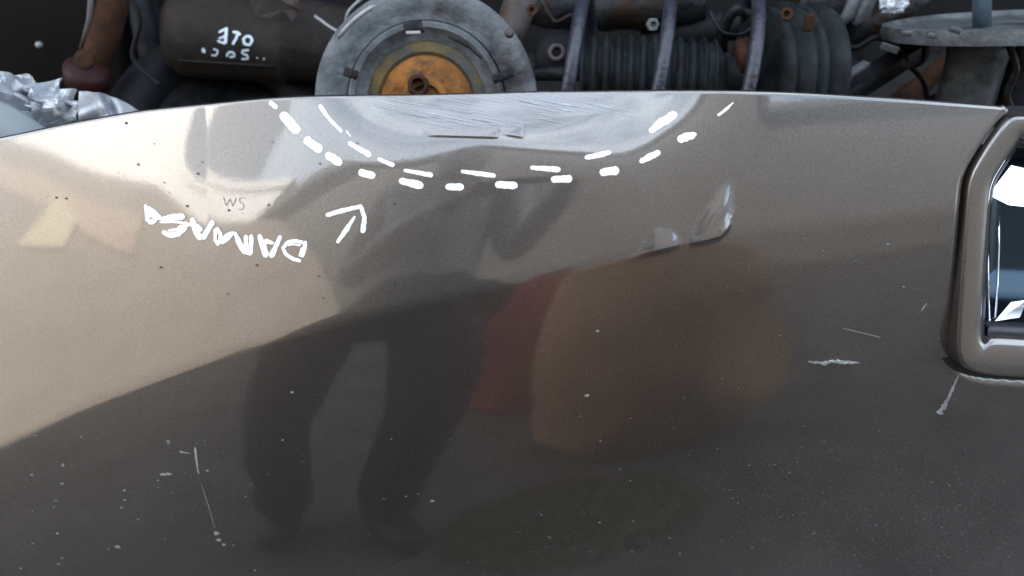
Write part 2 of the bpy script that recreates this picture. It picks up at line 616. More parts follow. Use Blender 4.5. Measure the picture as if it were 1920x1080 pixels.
def stroke(name, path, width, m, parent, place=None, taper=True, seed=0, rag=0.12):
    """a pen stroke of uneven width laid on a surface"""
    place = place or on_panel
    P = np.array(path, float)
    L = np.concatenate([[0], np.cumsum(np.hypot(*np.diff(P, axis=0).T))])
    n = max(8, int(L[-1] / 3))
    ts = (1 - np.cos(np.linspace(0, math.pi, n))) / 2 * L[-1]
    x = np.interp(ts, L, P[:, 0]); yv = np.interp(ts, L, P[:, 1])
    tx = np.gradient(x); ty = np.gradient(yv); ln = np.hypot(tx, ty) + 1e-9
    tx /= ln; ty /= ln
    W = np.array(width if isinstance(width, (list, tuple)) else [width, width], float)
    w = np.interp(ts / L[-1], np.linspace(0, 1, len(W)), W) / 2
    if taper:
        e = np.minimum(ts, L[-1] - ts)
        w = w * np.sqrt(np.clip(1 - (1 - np.clip(e / (w + 1e-6), 0, 1)) ** 2, 0.03, 1))
    rs = random.Random(seed * 31 + 5)
    vs, fs = [], []
    prev = None
    for i in range(n):
        wl1 = w[i] * (1 + rag * rs.uniform(-1, 1)); wr1 = w[i] * (1 + rag * rs.uniform(-1, 1))
        ring = []
        for k, o in enumerate((wl1, 0, -wr1)):
            p = place(x[i] - ty[i] * o, yv[i] + tx[i] * o)
            ring.append(p)
        if any(p is None for p in ring):
            prev = None; continue
        b0 = len(vs); vs += ring
        if prev is not None:
            for k in (0, 1):
                fs.append((prev + k, prev + k + 1, b0 + k + 1, b0 + k))
        prev = b0
    return pydata(name, vs, fs, m, parent)


# ------------------------------------------------------------------ marker writing on the panel
dashes = [([(505, 191), (521, 203)], 9), ([(527, 212), (543, 229), (561, 249)], 18), ([(571, 259), (604, 284)], 17), ([(611, 288), (641, 308)], 16),
          ([(672, 322), (704, 330)], 14), ([(748, 338), (794, 349)], [11, 15, 14]), ([(835, 350), (870, 351)], [12, 14]), ([(928, 346), (971, 348)], 14),
          ([(1033, 336), (1073, 335)], [13, 15]), ([(1124, 324), (1161, 319)], [14, 17]), ([(1199, 304), (1238, 284)], [10, 13, 11]),
          ([(1270, 263), (1285, 257), (1306, 251)], [14, 17, 7]), ([(1345, 217), (1360, 206), (1375, 192)], [5, 6, 2]),
          ([(599, 196), (615, 220), (642, 248)], [9, 7, 6]), ([(649, 245), (658, 256)], 3), ([(653, 267), (696, 292)], [8, 11]), ([(708, 297), (740, 311)], [7, 9]),
          ([(757, 319), (812, 329)], [6, 10]), ([(864, 321), (930, 330)], [6, 9, 8]), ([(994, 314), (1051, 318)], [8, 11]), ([(1096, 296), (1122, 291), (1146, 285)], [8, 11, 9]),
          ([(1217, 248), (1240, 230), (1269, 212)], [10, 17, 15])]
for i, (p, w) in enumerate(dashes):
    stroke('marker_dash', p, w, M['marker'], panel, seed=i)
stroke('marker_dash', [(1278, 262), (1302, 256)], 9, M['marker'], panel, seed=77)
for i, (p, w) in enumerate([([(611, 404), (645, 394), (676, 387)], [8, 9, 7]), ([(675, 383), (684, 408), (680, 437)], [8, 8, 11]), ([(666, 405), (652, 427), (632, 456)], [4, 10, 6])]):
    stroke('marker_arrow_stroke', p, w, M['marker'], panel, seed=40 + i)
Z = lambda pts: [(240 + a / 4, 350 + b / 4) for a, b in pts]
letters = {
    'D': [([(1332, 405), (1325, 460), (1305, 530)], 8), ([(1308, 455), (1288, 525)], 5), ([(1318, 420), (1250, 405), (1195, 418), (1165, 460), (1185, 505), (1235, 540), (1300, 558)], 7),
          ([(1300, 440), (1235, 430), (1200, 440)], 4)],
    'A': [([(985, 355), (1012, 440), (1040, 530)], [8, 13, 12]), ([(1148, 365), (1115, 440), (1070, 532)], [8, 8, 12]), ([(1020, 405), (1065, 415), (1100, 425)], [10, 8, 4])],
    'M': [([(925, 358), (925, 430), (912, 515)], [9, 8, 13]), ([(885, 360), (888, 440), (900, 510)], [7, 9, 12]), ([(890, 500), (845, 440), (800, 338)], [13, 11, 6]),
          ([(800, 340), (755, 370), (690, 425)], [6, 14, 9]), ([(685, 440), (655, 400), (662, 310)], [8, 6, 9]), ([(690, 425), (700, 360), (665, 305)], [8, 8, 7])],
    'A2': [([(478, 232), (505, 320), (550, 398)], [9, 12, 11]), ([(642, 255), (610, 310), (560, 395)], [10, 10, 11]), ([(495, 285), (560, 330)], [12, 8]), ([(425, 275), (490, 290)], 6)],
    'G': [([(438, 262), (425, 310), (375, 355), (310, 365), (258, 332)], [10, 11, 8]), ([(405, 285), (370, 320), (300, 330)], 5), ([(430, 225), (340, 228), (250, 245)], [11, 12, 8]), ([(240, 265), (330, 262), (420, 270)], 5)],
    'E': [([(128, 132), (150, 190), (145, 262)], [5, 11, 7]), ([(140, 150), (190, 190), (250, 245)], [8, 11, 9]), ([(150, 265), (195, 262), (215, 225)], [8, 10, 9]), ([(155, 215), (205, 215)], [9, 7])],
}
for k, (ch, st) in enumerate(letters.items()):
    g = None
    for i, (p, w) in enumerate(st):
        o = stroke('marker_letter' if g is None else 'letter_stroke', Z(p), w, M['marker'], panel if g is None else g, seed=90 + k * 9 + i,
                   place=(lambda lf: (lambda a, b: on_panel(a, b, lf)))(0.0005 + 0.00008 * i))
        if g is None: g = o

# ------------------------------------------------------------------ the yard that the panel mirrors
def sheet(name, x0, x1, y0, y1, z, m, kind=None):
    o = pydata(name, [(x0, y0, z), (x1, y0, z), (x1, y1, z), (x0, y1, z)], [(0, 1, 2, 3)], m, smooth=False)
    if kind: o['kind'] = kind
    return o


M['ground'] = mat('oily_yard_ground', (0.048, 0.045, 0.041), 0.85, col2=(0.12, 0.111, 0.10), scale=3.5, detail=12, bump=0.6, bump_scale=60)
ground = sheet('ground', -400, 400, -400, 400, 0, M['ground'], 'structure')
tag(ground, 'dark oily ground of the scrap yard')

M['white_wall'] = mat('white_wall', (0.80, 0.81, 0.82), 0.6, col2=(0.72, 0.72, 0.70), scale=1.2)
M['beige_wall'] = mat('beige_render', (0.17, 0.152, 0.135), 0.8, col2=(0.22, 0.196, 0.175), scale=2.0, bump=0.4)
M['cream'] = mat('cream_board', (0.45, 0.41, 0.28), 0.7)
M['rust_wall'] = mat('rust_brown_steel', (0.33, 0.18, 0.09), 0.9, col2=(0.44, 0.26, 0.14), scale=2.5, bump=0.3)
M['red'] = mat('faded_red_steel', (0.42, 0.055, 0.038), 0.85, col2=(0.34, 0.042, 0.03), scale=3)
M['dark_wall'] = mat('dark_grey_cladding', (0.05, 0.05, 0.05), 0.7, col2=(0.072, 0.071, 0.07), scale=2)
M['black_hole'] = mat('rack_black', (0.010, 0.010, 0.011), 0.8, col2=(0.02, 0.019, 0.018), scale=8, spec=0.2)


def part_box(name, lo, hi, m, parent=None, bev=0.0):
    c = [(a + b) / 2 for a, b in zip(lo, hi)]; s = [b - a for a, b in zip(lo, hi)]
    return sharp(bm_obj(name, box(c, s, bev=bev), m, parent), 30)


# steel rack the panel leans on, holding the parts
rack = empty('storage_rack', (0, 1.5, 0))
tag(rack, 'black steel rack behind the panel that holds the used car parts', 'rack')
SHELF_Z = 0.70
def rbox(name, lo, hi, m, bev=0.004):
    o = part_box(name, lo, hi, m, None, bev)
    o.parent = rack; o.matrix_parent_inverse = Matrix.Translation((0, -1.5, 0))
    return o
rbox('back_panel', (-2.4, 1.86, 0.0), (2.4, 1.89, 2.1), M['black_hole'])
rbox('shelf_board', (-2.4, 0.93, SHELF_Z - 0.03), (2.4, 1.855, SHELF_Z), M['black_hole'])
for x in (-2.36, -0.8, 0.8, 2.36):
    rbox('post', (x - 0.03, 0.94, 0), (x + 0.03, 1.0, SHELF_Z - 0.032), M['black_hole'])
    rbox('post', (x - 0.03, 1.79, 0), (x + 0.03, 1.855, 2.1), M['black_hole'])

# unseen tall wall added behind the rack to shade rack, panel and ground
yw = empty('shade_wall', (-1, 2.1, 0)); tag(yw, 'unseen tall dark wall added behind the rack to block the sun', 'wall')
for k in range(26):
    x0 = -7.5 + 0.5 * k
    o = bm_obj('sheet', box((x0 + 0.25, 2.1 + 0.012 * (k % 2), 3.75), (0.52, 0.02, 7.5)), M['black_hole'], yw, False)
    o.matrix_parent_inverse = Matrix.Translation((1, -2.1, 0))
# buildings behind the photographer
wb = empty('white_building', (-11.3, -6.5, 0))
tag(wb, 'sunlit white building mirrored at the upper left of the panel', 'building')
def kid(name, bm, m, par, smooth=False):
    o = bm_obj(name, bm, m, par, smooth)
    o.matrix_parent_inverse = Matrix.Translation(-par.location)
    return o
def prism(poly, y0, y1):
    bm = bmesh.new()
    a = [bm.verts.new((x, y0, z)) for x, z in poly]; b = [bm.verts.new((x, y1, z)) for x, z in poly]
    bm.faces.new(a); bm.faces.new(b[::-1])
    n = len(poly)
    for i in range(n):
        bm.faces.new((a[i], a[(i + 1) % n], b[(i + 1) % n], b[i]))
    return bm
arch = [(-7.6, 9.2), (-7.5, 7.6), (-7.35, 6.6), (-7.15, 6.0), (-6.8, 5.5), (-6.3, 5.15), (-5.7, 4.88), (-5.2, 4.7), (-4.7, 4.57), (-4.2, 4.5)]
kid('wall', prism([(-18.2, 0), (-18.2, 9.2)] + arch + [(-4.5, 4.05), (-4.5, 0)], -8.1, -5.1), M['white_wall'], wb)
kid('roof', prism([(-18.4, 9.21)] + [(x + 0.02, z + 0.01) for x, z in arch] + [(-4.1, 4.6)] + [(x + 0.12, z + 0.12) for x, z in arch[::-1]] + [(-18.4, 9.35)], -8.2, -5.05), M['white_wall'], wb)
sh = empty('beige_shed', (-9, -4.4, 0))
tag(sh, 'sunlit beige rendered shed with sloping roof mirrored at the left of the panel', 'shed')
kid('wall', prism([(-19, 0), (-1.7, 0), (-1.8, 1.4), (-2.1, 2.2), (-2.7, 2.9), (-3.6, 3.6), (-4.3, 3.72), (-4.86, 3.88), (-6.5, 4.8), (-10.6, 6.2), (-17, 8.4), (-19, 9.1)], -4.9, -4.4), M['beige_wall'], sh)
kid('board', prism([(-10.4, 4.2), (-8.3, 3.9), (-8.3, 4.5), (-10.0, 5.2)], -4.39, -4.34), M['cream'], sh)
M['pink'] = mat('pinkish_render', (0.30, 0.22, 0.18), 0.8, col2=(0.40, 0.33, 0.26), scale=5)
kid('tile_band', prism([(-19, 8.4), (-10.6, 5.65), (-6.3, 4.2), (-6.0, 3.5), (-9.0, 4.6), (-19, 7.8)], -4.39, -4.36), M['pink'], sh)
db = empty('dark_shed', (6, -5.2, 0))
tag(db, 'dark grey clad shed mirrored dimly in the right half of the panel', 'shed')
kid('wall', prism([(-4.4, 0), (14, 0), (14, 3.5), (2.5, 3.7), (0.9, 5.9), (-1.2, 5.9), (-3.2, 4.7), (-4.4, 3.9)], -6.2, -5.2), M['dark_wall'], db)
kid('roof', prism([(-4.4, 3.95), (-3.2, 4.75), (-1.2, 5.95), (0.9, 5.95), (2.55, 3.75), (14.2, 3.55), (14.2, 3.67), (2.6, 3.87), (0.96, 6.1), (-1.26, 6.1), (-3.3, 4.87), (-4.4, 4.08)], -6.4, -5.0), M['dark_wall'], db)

# litter and gravel on the ground, mirrored in the lower half
rg = random.Random(4)
gv, gf = [], []
for k in range(900):
    gx_, gy_ = rg.uniform(-2.2, 2.2), rg.uniform(-1.6, 0.5)
    r_ = rg.choice((0.003, 0.004, 0.005, 0.007, 0.011))
    b0 = len(gv)
    for (a, b, c) in ((1, 0, 0.2), (-0.4, 0.9, 0.2), (-0.6, -0.8, 0.2), (0, 0, 1.0)):
        gv.append((gx_ + a * r_ * rg.uniform(0.7, 1.4), gy_ + b * r_ * rg.uniform(0.7, 1.4), c * r_))
    gf += [(b0, b0 + 1, b0 + 3), (b0 + 1, b0 + 2, b0 + 3), (b0 + 2, b0, b0 + 3)]
M['gravel'] = mat('pale_gravel', (0.35, 0.34, 0.32), 0.9)
tag(pydata('gravel', gv, gf, M['gravel'], None, False), 'scattered pale gravel on the yard ground', kind='stuff')
M['moss'] = mat('olive_moss', (0.14, 0.15, 0.045), 0.95, col2=(0.22, 0.21, 0.08), scale=30)
gv, gf = [], []
for k in range(1500):
    t = rg.uniform(0, 6.283); rr_ = 0.34 * math.sqrt(rg.random())
    a, b = 0.22 + rr_ * math.cos(t), 0.02 + rr_ * 0.7 * math.sin(t)
    h_ = rg.uniform(0.01, 0.035); w_ = 0.006; q_ = rg.uniform(0, 3.14)
    b0 = len(gv)
    gv += [(a - w_ * math.cos(q_), b - w_ * math.sin(q_), 0), (a + w_ * math.cos(q_), b + w_ * math.sin(q_), 0), (a + rg.uniform(-0.015, 0.015), b + rg.uniform(-0.015, 0.015), h_)]
    gf.append((b0, b0 + 1, b0 + 2))
tag(pydata('grass', gv, gf, M['moss'], None, False), 'short olive grass growing at the foot of the panel', kind='stuff')
# drums
def sack(loc, r, h, m, label, seed):
    t = empty('stuffed_sack', loc)
    prof = [(0.0, r * 0.6)]
    for k in range(34):
        q_ = k / 33
        prof.append((0.01 + h * 0.86 * q_, r * (0.82 + 0.30 * math.sin(math.pi * (0.15 + 0.75 * q_)) - 0.42 * q_ ** 5)))
    prof += [(h * 0.90, r * 0.34), (h * 0.94, r * 0.30), (h * 0.98, r * 0.45), (h, r * 0.5)]
    b = lathe(prof, 56, (0, 0, 0), (0.06, 0.02, 1), 0.0)
    for v in b.verts:
        n_ = noise.noise(v.co * 3.1 + Vector((seed, 0, 0))) * 0.12 + noise.noise(v.co * 9 + Vector((0, seed, 0))) * 0.02
        v.co.x *= 1 + n_ * 1.6; v.co.y *= 1 + n_ * 1.6
    bm_obj('cloth', b, m, t)
    bm_obj('tie', tube([(r * 0.36 * math.cos(a) + 0.055 * h, r * 0.36 * math.sin(a), h * 0.92) for a in np.linspace(0, 6.283, 25)], 0.008, 8), M['dark_wall'], t)
    return tag(t, label, 'sack', 'stuffed sacks behind the photographer')
sack((0.50, -0.62, 0), 0.33, 0.98, M['rust_wall'], 'brown stuffed sack mirrored right of the legs', 1.0)
sack((0.17, -1.25, 0), 0.30, 1.02, M['red'], 'faded red stuffed sack mirrored just under the crease line', 5.0)

# ------------------------------------------------------------------ photographer, seen only as a reflection
M['denim'] = mat('dark_denim', (0.014, 0.016, 0.026), 0.9, col2=(0.024, 0.027, 0.042), scale=40)
M['shirt'] = mat('pale_shirt', (0.80, 0.78, 0.76), 0.9, col2=(0.84, 0.82, 0.80), scale=30)
M['skin_tone'] = mat('skin_tone', (0.45, 0.28, 0.22), 0.55)
M['hair'] = mat('grey_hair', (0.38, 0.36, 0.34), 0.7)
M['leather'] = mat('black_leather', (0.012, 0.011, 0.011), 0.5)


def skinned(name, V, E, Rr, m, parent, root=0, sub=2):
    me = bpy.data.meshes.new(name)
    me.from_pydata(V, E, [])
    o = bpy.data.objects.new(name, me)
    COL.objects.link(o)
    o.parent = parent
    sk = o.modifiers.new('skin', 'SKIN')
    sk.use_smooth_shade = True
    sd_ = o.modifiers.new('sub', 'SUBSURF'); sd_.levels = sub; sd_.render_levels = sub
    for i, v in enumerate(me.skin_vertices[0].data):
        r_ = Rr[i]
        v.radius = r_ if isinstance(r_, tuple) else (r_, r_)
        v.use_root = (i == root)
    me.materials.append(m)
    return o


person = empty('person', (0, 0, 0))
tag(person, 'person in dark trousers standing before the panel, legs mirrored in its lower half', 'person')
cx = -0.30
bv = [(cx, -0.17, 0.92), (cx, -0.20, 1.10), (cx, -0.24, 1.30), (cx + 0.01, -0.26, 1.46), (cx + 0.02, -0.25, 1.54), (cx + 0.03, -0.20, 1.62), (cx + 0.04, -0.18, 1.71), (cx + 0.04, -0.20, 1.77),
      (cx - 0.17, -0.26, 1.43), (cx - 0.20, -0.18, 1.14), (cx - 0.06, -0.10, 1.24), (cx + 0.10, -0.075, 1.30),
      (cx + 0.19, -0.26, 1.43), (cx + 0.25, -0.23, 1.15), (cx + 0.37, -0.13, 1.30), (cx + 0.40, -0.09, 1.35),
      (cx - 0.10, -0.15, 0.84), (cx - 0.17, -0.08, 0.48), (cx - 0.21, -0.14, 0.10),
      (cx + 0.10, -0.14, 0.84), (cx + 0.17, 0.0, 0.48), (cx + 0.05, -0.06, 0.10)]
be = [(0, 1), (1, 2), (2, 3), (3, 4), (4, 5), (5, 6), (6, 7), (3, 8), (8, 9), (9, 10), (10, 11), (3, 12), (12, 13), (13, 14), (14, 15), (0, 16), (16, 17), (17, 18), (0, 19), (19, 20), (20, 21)]
br = [(0.14, 0.10), (0.135, 0.10), (0.15, 0.11), (0.11, 0.08), 0.055, 0.085, 0.09, 0.05, 0.065, 0.045, 0.035, 0.03, 0.065, 0.045, 0.035, 0.03, 0.085, 0.06, 0.04, 0.085, 0.06, 0.04]
skinned('body', bv, be, br, M['skin_tone'], person)
tv = [(cx, -0.17, 0.95), (cx, -0.19, 1.02), (cx - 0.11, -0.15, 0.84), (cx - 0.15, -0.09, 0.66), (cx - 0.18, -0.03, 0.49), (cx - 0.20, -0.09, 0.28), (cx - 0.20, -0.14, 0.06),
      (cx + 0.13, -0.14, 0.84), (cx + 0.18, -0.07, 0.66), (cx + 0.17, 0.0, 0.49), (cx + 0.09, -0.04, 0.28), (cx + 0.05, -0.06, 0.06)]
te = [(0, 1), (0, 2), (2, 3), (3, 4), (4, 5), (5, 6), (0, 7), (7, 8), (8, 9), (9, 10), (10, 11)]
tr = [(0.18, 0.13), (0.16, 0.12), 0.14, 0.125, 0.095, 0.085, 0.07, 0.14, 0.13, 0.105, 0.085, 0.075]
tro = skinned('trousers', tv, te, tr, M['denim'], person)
tx_ = bpy.data.textures.new('folds', 'CLOUDS'); tx_.noise_scale = 0.09
dm = tro.modifiers.new('folds', 'DISPLACE'); dm.texture = tx_; dm.strength = 0.045; dm.mid_level = 0.5
sv = [(cx, -0.18, 0.95), (cx, -0.20, 1.10), (cx, -0.24, 1.30), (cx + 0.01, -0.26, 1.46), (cx - 0.17, -0.26, 1.43), (cx - 0.20, -0.18, 1.14), (cx - 0.06, -0.10, 1.24), (cx + 0.06, -0.082, 1.28), (cx + 0.19, -0.26, 1.43), (cx + 0.25, -0.23, 1.15), (cx + 0.37, -0.13, 1.30), (cx + 0.39, -0.10, 1.335)]
se = [(0, 1), (1, 2), (2, 3), (3, 4), (4, 5), (5, 6), (6, 7), (3, 8), (8, 9), (9, 10), (10, 11)]
sr = [(0.19, 0.14), (0.18, 0.135), (0.19, 0.14), (0.13, 0.10), 0.085, 0.062, 0.05, 0.042, 0.085, 0.062, 0.05, 0.042]
skinned('shirt', sv, se, sr, M['shirt'], person)
jk = skinned('jacket', [(cx + 0.02, -0.12, 0.63), (cx + 0.02, -0.13, 0.80), (cx + 0.01, -0.17, 0.98), (cx, -0.2, 1.10)], [(0, 1), (1, 2), (2, 3)], [(0.34, 0.15), (0.35, 0.17), (0.27, 0.16), (0.2, 0.14)], M['denim'], person)
dm = jk.modifiers.new('folds', 'DISPLACE'); dm.texture = tx_; dm.strength = 0.06; dm.mid_level = 0.5
skinned('hair', [(cx + 0.04, -0.23, 1.70), (cx + 0.04, -0.21, 1.78)], [(0, 1)], [0.095, 0.085], M['hair'], person)
for (fx, fy, fd) in ((cx - 0.20, -0.14, 0.0), (cx + 0.05, -0.06, 0.10)):
    skinned('shoe', [(fx - fd * 0.3, fy - 0.05, 0.05), (fx + fd * 0.5, fy + 0.06, 0.05), (fx + fd, fy + 0.15, 0.035)], [(0, 1), (1, 2)], [0.05, 0.052, 0.04], M['leather'], person)
for hx, hy, hz, s in ((cx + 0.10, -0.075, 1.30, 1), (cx + 0.40, -0.09, 1.35, -1)):
    hv = [(hx, hy, hz), (hx + 0.05 * s * 0.6, hy + 0.03, hz + 0.03)]; he = [(0, 1)]; hr = [0.028, 0.03]
    for q in range(4):
        b0 = len(hv)
        hv += [(hx + 0.04 * s, hy + 0.035, hz + 0.05 - 0.02 * q), (hx + 0.075 * s, hy + 0.045, hz + 0.052 - 0.021 * q), (hx + 0.095 * s, hy + 0.035, hz + 0.052 - 0.021 * q)]
        he += [(1, b0), (b0, b0 + 1), (b0 + 1, b0 + 2)]; hr += [0.009, 0.008, 0.007]
    b0 = len(hv)
    hv += [(hx + 0.04 * s, hy - 0.01, hz + 0.06), (hx + 0.08 * s, hy - 0.01, hz + 0.07)]
    he += [(1, b0), (b0, b0 + 1)]; hr += [0.011, 0.009]
    skinned('hand', hv, he, hr, M['skin_tone'], person, sub=1)
ph = tag(bm_obj('phone', box((-0.06, -0.045, 1.345), (0.15, 0.009, 0.075), rot=Matrix.Rotation(-PITCH, 3, 'X'), bev=0.004), M['black_plastic']),
         'black phone held up in front of the panel by the photographer', 'phone')

# ------------------------------------------------------------------ the lamp and its painted surround
pl_p = on_panel(1700, 480, 0.0)
pl_x = pl_p.x
nl_x = -pl_x / RP
PLN = Vector((nl_x * -1.0 * 1.0, -1, math.tan(R(21.5)))).normalized()   # plane of the surround
PLN = Vector((pl_x / RP, -1, math.tan(R(19)))).normalized()
PL0 = Vector(pl_p)


def on_plane(px, py, h=0.0):
    d = ray(px, py)
    t = (PL0 - CAM).dot(PLN) / d.dot(PLN)
    return CAM + d * t + PLN * h


def inset(P, w):
    t = np.roll(P, -3, 0) - np.roll(P, 3, 0)
    t /= np.linalg.norm(t, axis=1, keepdims=True)
    nrm = np.stack([t[:, 1], -t[:, 0]], -1)
    cen = P.mean(0)
    if ((cen - P) * nrm).sum() < 0: nrm = -nrm
    return nrm


NI = inset(OUT, 1)
for _ in range(30):
    NI = 0.5 * NI + 0.25 * (np.roll(NI, 1, 0) + np.roll(NI, -1, 0))
NI /= np.linalg.norm(NI, axis=1, keepdims=True)
WI = 49 + 24 * np.clip(-NI[:, 1], 0, 1)


def ring_pts(w, h):
    Q = OUT + NI * (w[:, None] if isinstance(w, np.ndarray) else w)
    return [on_plane(a, b, h) for a, b in Q]


def loft(name, rings, m, parent, close=False, ang=30):
    bm = bmesh.new()
    vs = [[bm.verts.new(p) for p in rg] for rg in rings]
    n = len(rings[0])
    for k in range(len(vs) - 1):
        for i in range(n):
            j = (i + 1) % n
            bm.faces.new((vs[k][i], vs[k][j], vs[k + 1][j], vs[k + 1][i]))
    if close: bm.faces.new(vs[-1])
    o = bm_obj(name, bm, m, parent)
    return o


mm = 0.001
sur = loft('lamp_surround', [ring_pts(-1.0, -30 * mm), ring_pts(0.5, -8 * mm), ring_pts(1.2, -1 * mm), ring_pts(2.4, 1.6 * mm), ring_pts(4.5, 3.0 * mm), ring_pts(8, 3.5 * mm), ring_pts(WI * 0.5, 3.0 * mm),
                             ring_pts(WI - 14, 2.2 * mm), ring_pts(WI - 6, 0.6 * mm), ring_pts(WI - 2, -1.2 * mm), ring_pts(WI, -4 * mm), ring_pts(WI + 1, -12 * mm)], M['paint'], panel)
seal = loft('seal', [ring_pts(-14, -19 * mm), ring_pts(3.0, -19.5 * mm)], M['seal'], panel)
lamp = loft('lamp', [ring_pts(WI + 0.5, -9 * mm), ring_pts(WI + 4, -8 * mm), ring_pts(WI + 17, -12 * mm), ring_pts(WI + 19, -30 * mm)], M['black_plastic'], panel)
# chrome reflector: folded bright walls falling back to a bowl
def quadmesh(name, quads, m, parent):
    vs, fs = [], []
    for q in quads:
        b0 = len(vs); vs += [on_plane(a, b, h * mm) for a, b, h in q]; fs.append(tuple(range(b0, b0 + len(q))))
    return pydata(name, vs, fs, m, parent, smooth=False)
M['lamp_blue'] = mat('dark_blue_reflector', (0.035, 0.055, 0.075), 0.18, 0.9)
bowl = loft('reflector', [ring_pts(WI + 19, -28 * mm), ring_pts(WI + 40, -52 * mm), ring_pts(WI + 75, -70 * mm), ring_pts(WI + 110, -74 * mm)], M['lamp_blue'], lamp, close=True)
quadmesh('reflector_facet', [[(1874, 371, -18), (1936, 318, -33), (1990, 330, -34), (1965, 396, -18), (1912, 390, -18)]], M['chrome'], lamp)
quadmesh('reflector_facet', [[(1876, 375, -16), (1906, 394, -44), (1900, 560, -46), (1876, 606, -20)]], M['lamp_blue'], lamp)
quadmesh('reflector_facet', [[(1910, 395, -46), (1922, 398, -60), (1914, 540, -60), (1897, 590, -46)]], M['black_plastic'], lamp)
bm = tube([on_plane(a, b, h * mm) for a, b, h in ((1924, 420, -44), (1921, 480, -42), (1911, 550, -36), (1893, 608, -24), (1877, 612, -20), (1875, 560, -20), (1876, 480, -20))], 0.0012, 8)
bm_obj('reflector_rim', bm, M['chrome'], lamp)
quadmesh('reflector_facet', [[(1888, 613, -20), (1935, 584, -34), (1970, 580, -36), (1935, 606, -20)]], M['chrome'], lamp)

# ------------------------------------------------------------------ wear on the panel, and painted sunlight on the mirrored leg
stroke('scuff', [(1797, 703), (1788, 722), (1778, 745), (1768, 762), (1760, 776)], [2, 4, 5, 8, 10], M['scuff'], panel, taper=False, rag=0.6, seed=3)
stroke('scuff', [(1515, 677), (1540, 680), (1575, 677), (1612, 680)], [2, 8, 7, 2], M['scuff'], panel, taper=False, rag=0.7, seed=4)
stroke('scratch_and_rim_light', [(1727, 582), (1737, 568)], 2, M['scuff'], panel, seed=5)
stroke('scratch_and_rim_light', [(366, 838), (368, 862), (373, 888)], [5, 4, 2], M['chip_and_rim_light'], panel, seed=6, rag=0.4)  # painted light: sunlit edge of the mirrored leg
stroke('scratch_and_rim_light', [(300, 889), (322, 889)], 5, M['scuff'], panel, seed=7, rag=0.4)
stroke('scratch_and_rim_light', [(337, 846), (358, 850)], 2.5, M['scuff'], panel, seed=8, rag=0.4)
stroke('scratch_and_rim_light', [(377, 905), (392, 950), (403, 990)], [0.6, 1.3, 0.8], M['chip_and_rim_light'], panel, seed=9, rag=0.4)  # the same sunlit leg edge, painted on down towards the shoe
stroke('scratch_and_rim_light', [(1580, 615), (1650, 632)], 1.5, M['chip_and_rim_light'], panel, seed=10)
rs = random.Random(11)
spots = []
for k in range(40):
    spots.append((rs.uniform(20, 480), rs.uniform(800, 1070), rs.uniform(1.2, 3.2)))
for k in range(60):
    spots.append((rs.uniform(480, 1900), rs.uniform(820, 1075), rs.uniform(1.0, 2.6)))
for k in range(30):
    spots.append((rs.uniform(900, 1780), rs.uniform(420, 820), rs.uniform(1.0, 2.2)))
spots += [(1665, 457, 3), (1694, 537, 2.5), (1101, 741, 5), (1120, 620, 4), (405, 999, 6), (411, 1012, 5), (419, 1021, 4), (221, 1025, 5), (811, 939, 4), (548, 735, 3)]  # the cluster at the shoe paints its mirrored sunlit spot
sv_, sf_ = [], []
for (a, b, r_) in spots:
    ring = [on_panel(a + r_ * math.cos(t) * rs.uniform(0.6, 1.5), b + r_ * 0.7 * math.sin(t) * rs.uniform(0.6, 1.2), 0.0004) for t in (0, 1.05, 2.1, 3.14, 4.2, 5.2)]
    if any(p is None for p in ring): continue
    b0 = len(sv_); sv_ += ring; sf_.append(tuple(range(b0, b0 + 6)))
tag(pydata('chips_and_shoe_glints', sv_, sf_, M['chip_and_rim_light'], panel, smooth=False), kind='stuff')
sv_, sf_ = [], []
for k in range(34):
    a, b = rs.uniform(10, 760), rs.uniform(230, 560)
    r_ = rs.choice((1.0, 1.2, 1.5, 2.0, 2.6))
    ring = [on_panel(a + r_ * math.cos(t) * rs.uniform(0.6, 1.5), b + r_ * math.sin(t) * rs.uniform(0.6, 1.2), 0.0004) for t in (0, 1.05, 2.1, 3.14, 4.2, 5.2)]
    if any(p is None for p in ring): continue
    b0 = len(sv_); sv_ += ring; sf_.append(tuple(range(b0, b0 + 6)))
tag(pydata('dirt_specks', sv_, sf_, M['grime'], panel, smooth=False), kind='stuff')
# scrape marks along the pushed-in edge
for k in range(60):
    x0 = rs.uniform(690, 1120); y0 = rs.uniform(182, 232) if x0 < 1000 else rs.uniform(180, 208)
    ln = rs.uniform(20, 90)
    stroke('scrape', [(x0, y0), (x0 + ln * 0.5, y0 + ln * 0.09), (x0 + ln, y0 + ln * 0.20)], [0.3, rs.uniform(0.5, 1.3), 0.3], M['bright_scrape'] if rs.random() < 0.9 else M['grime2'], panel, seed=200 + k, rag=0.5)

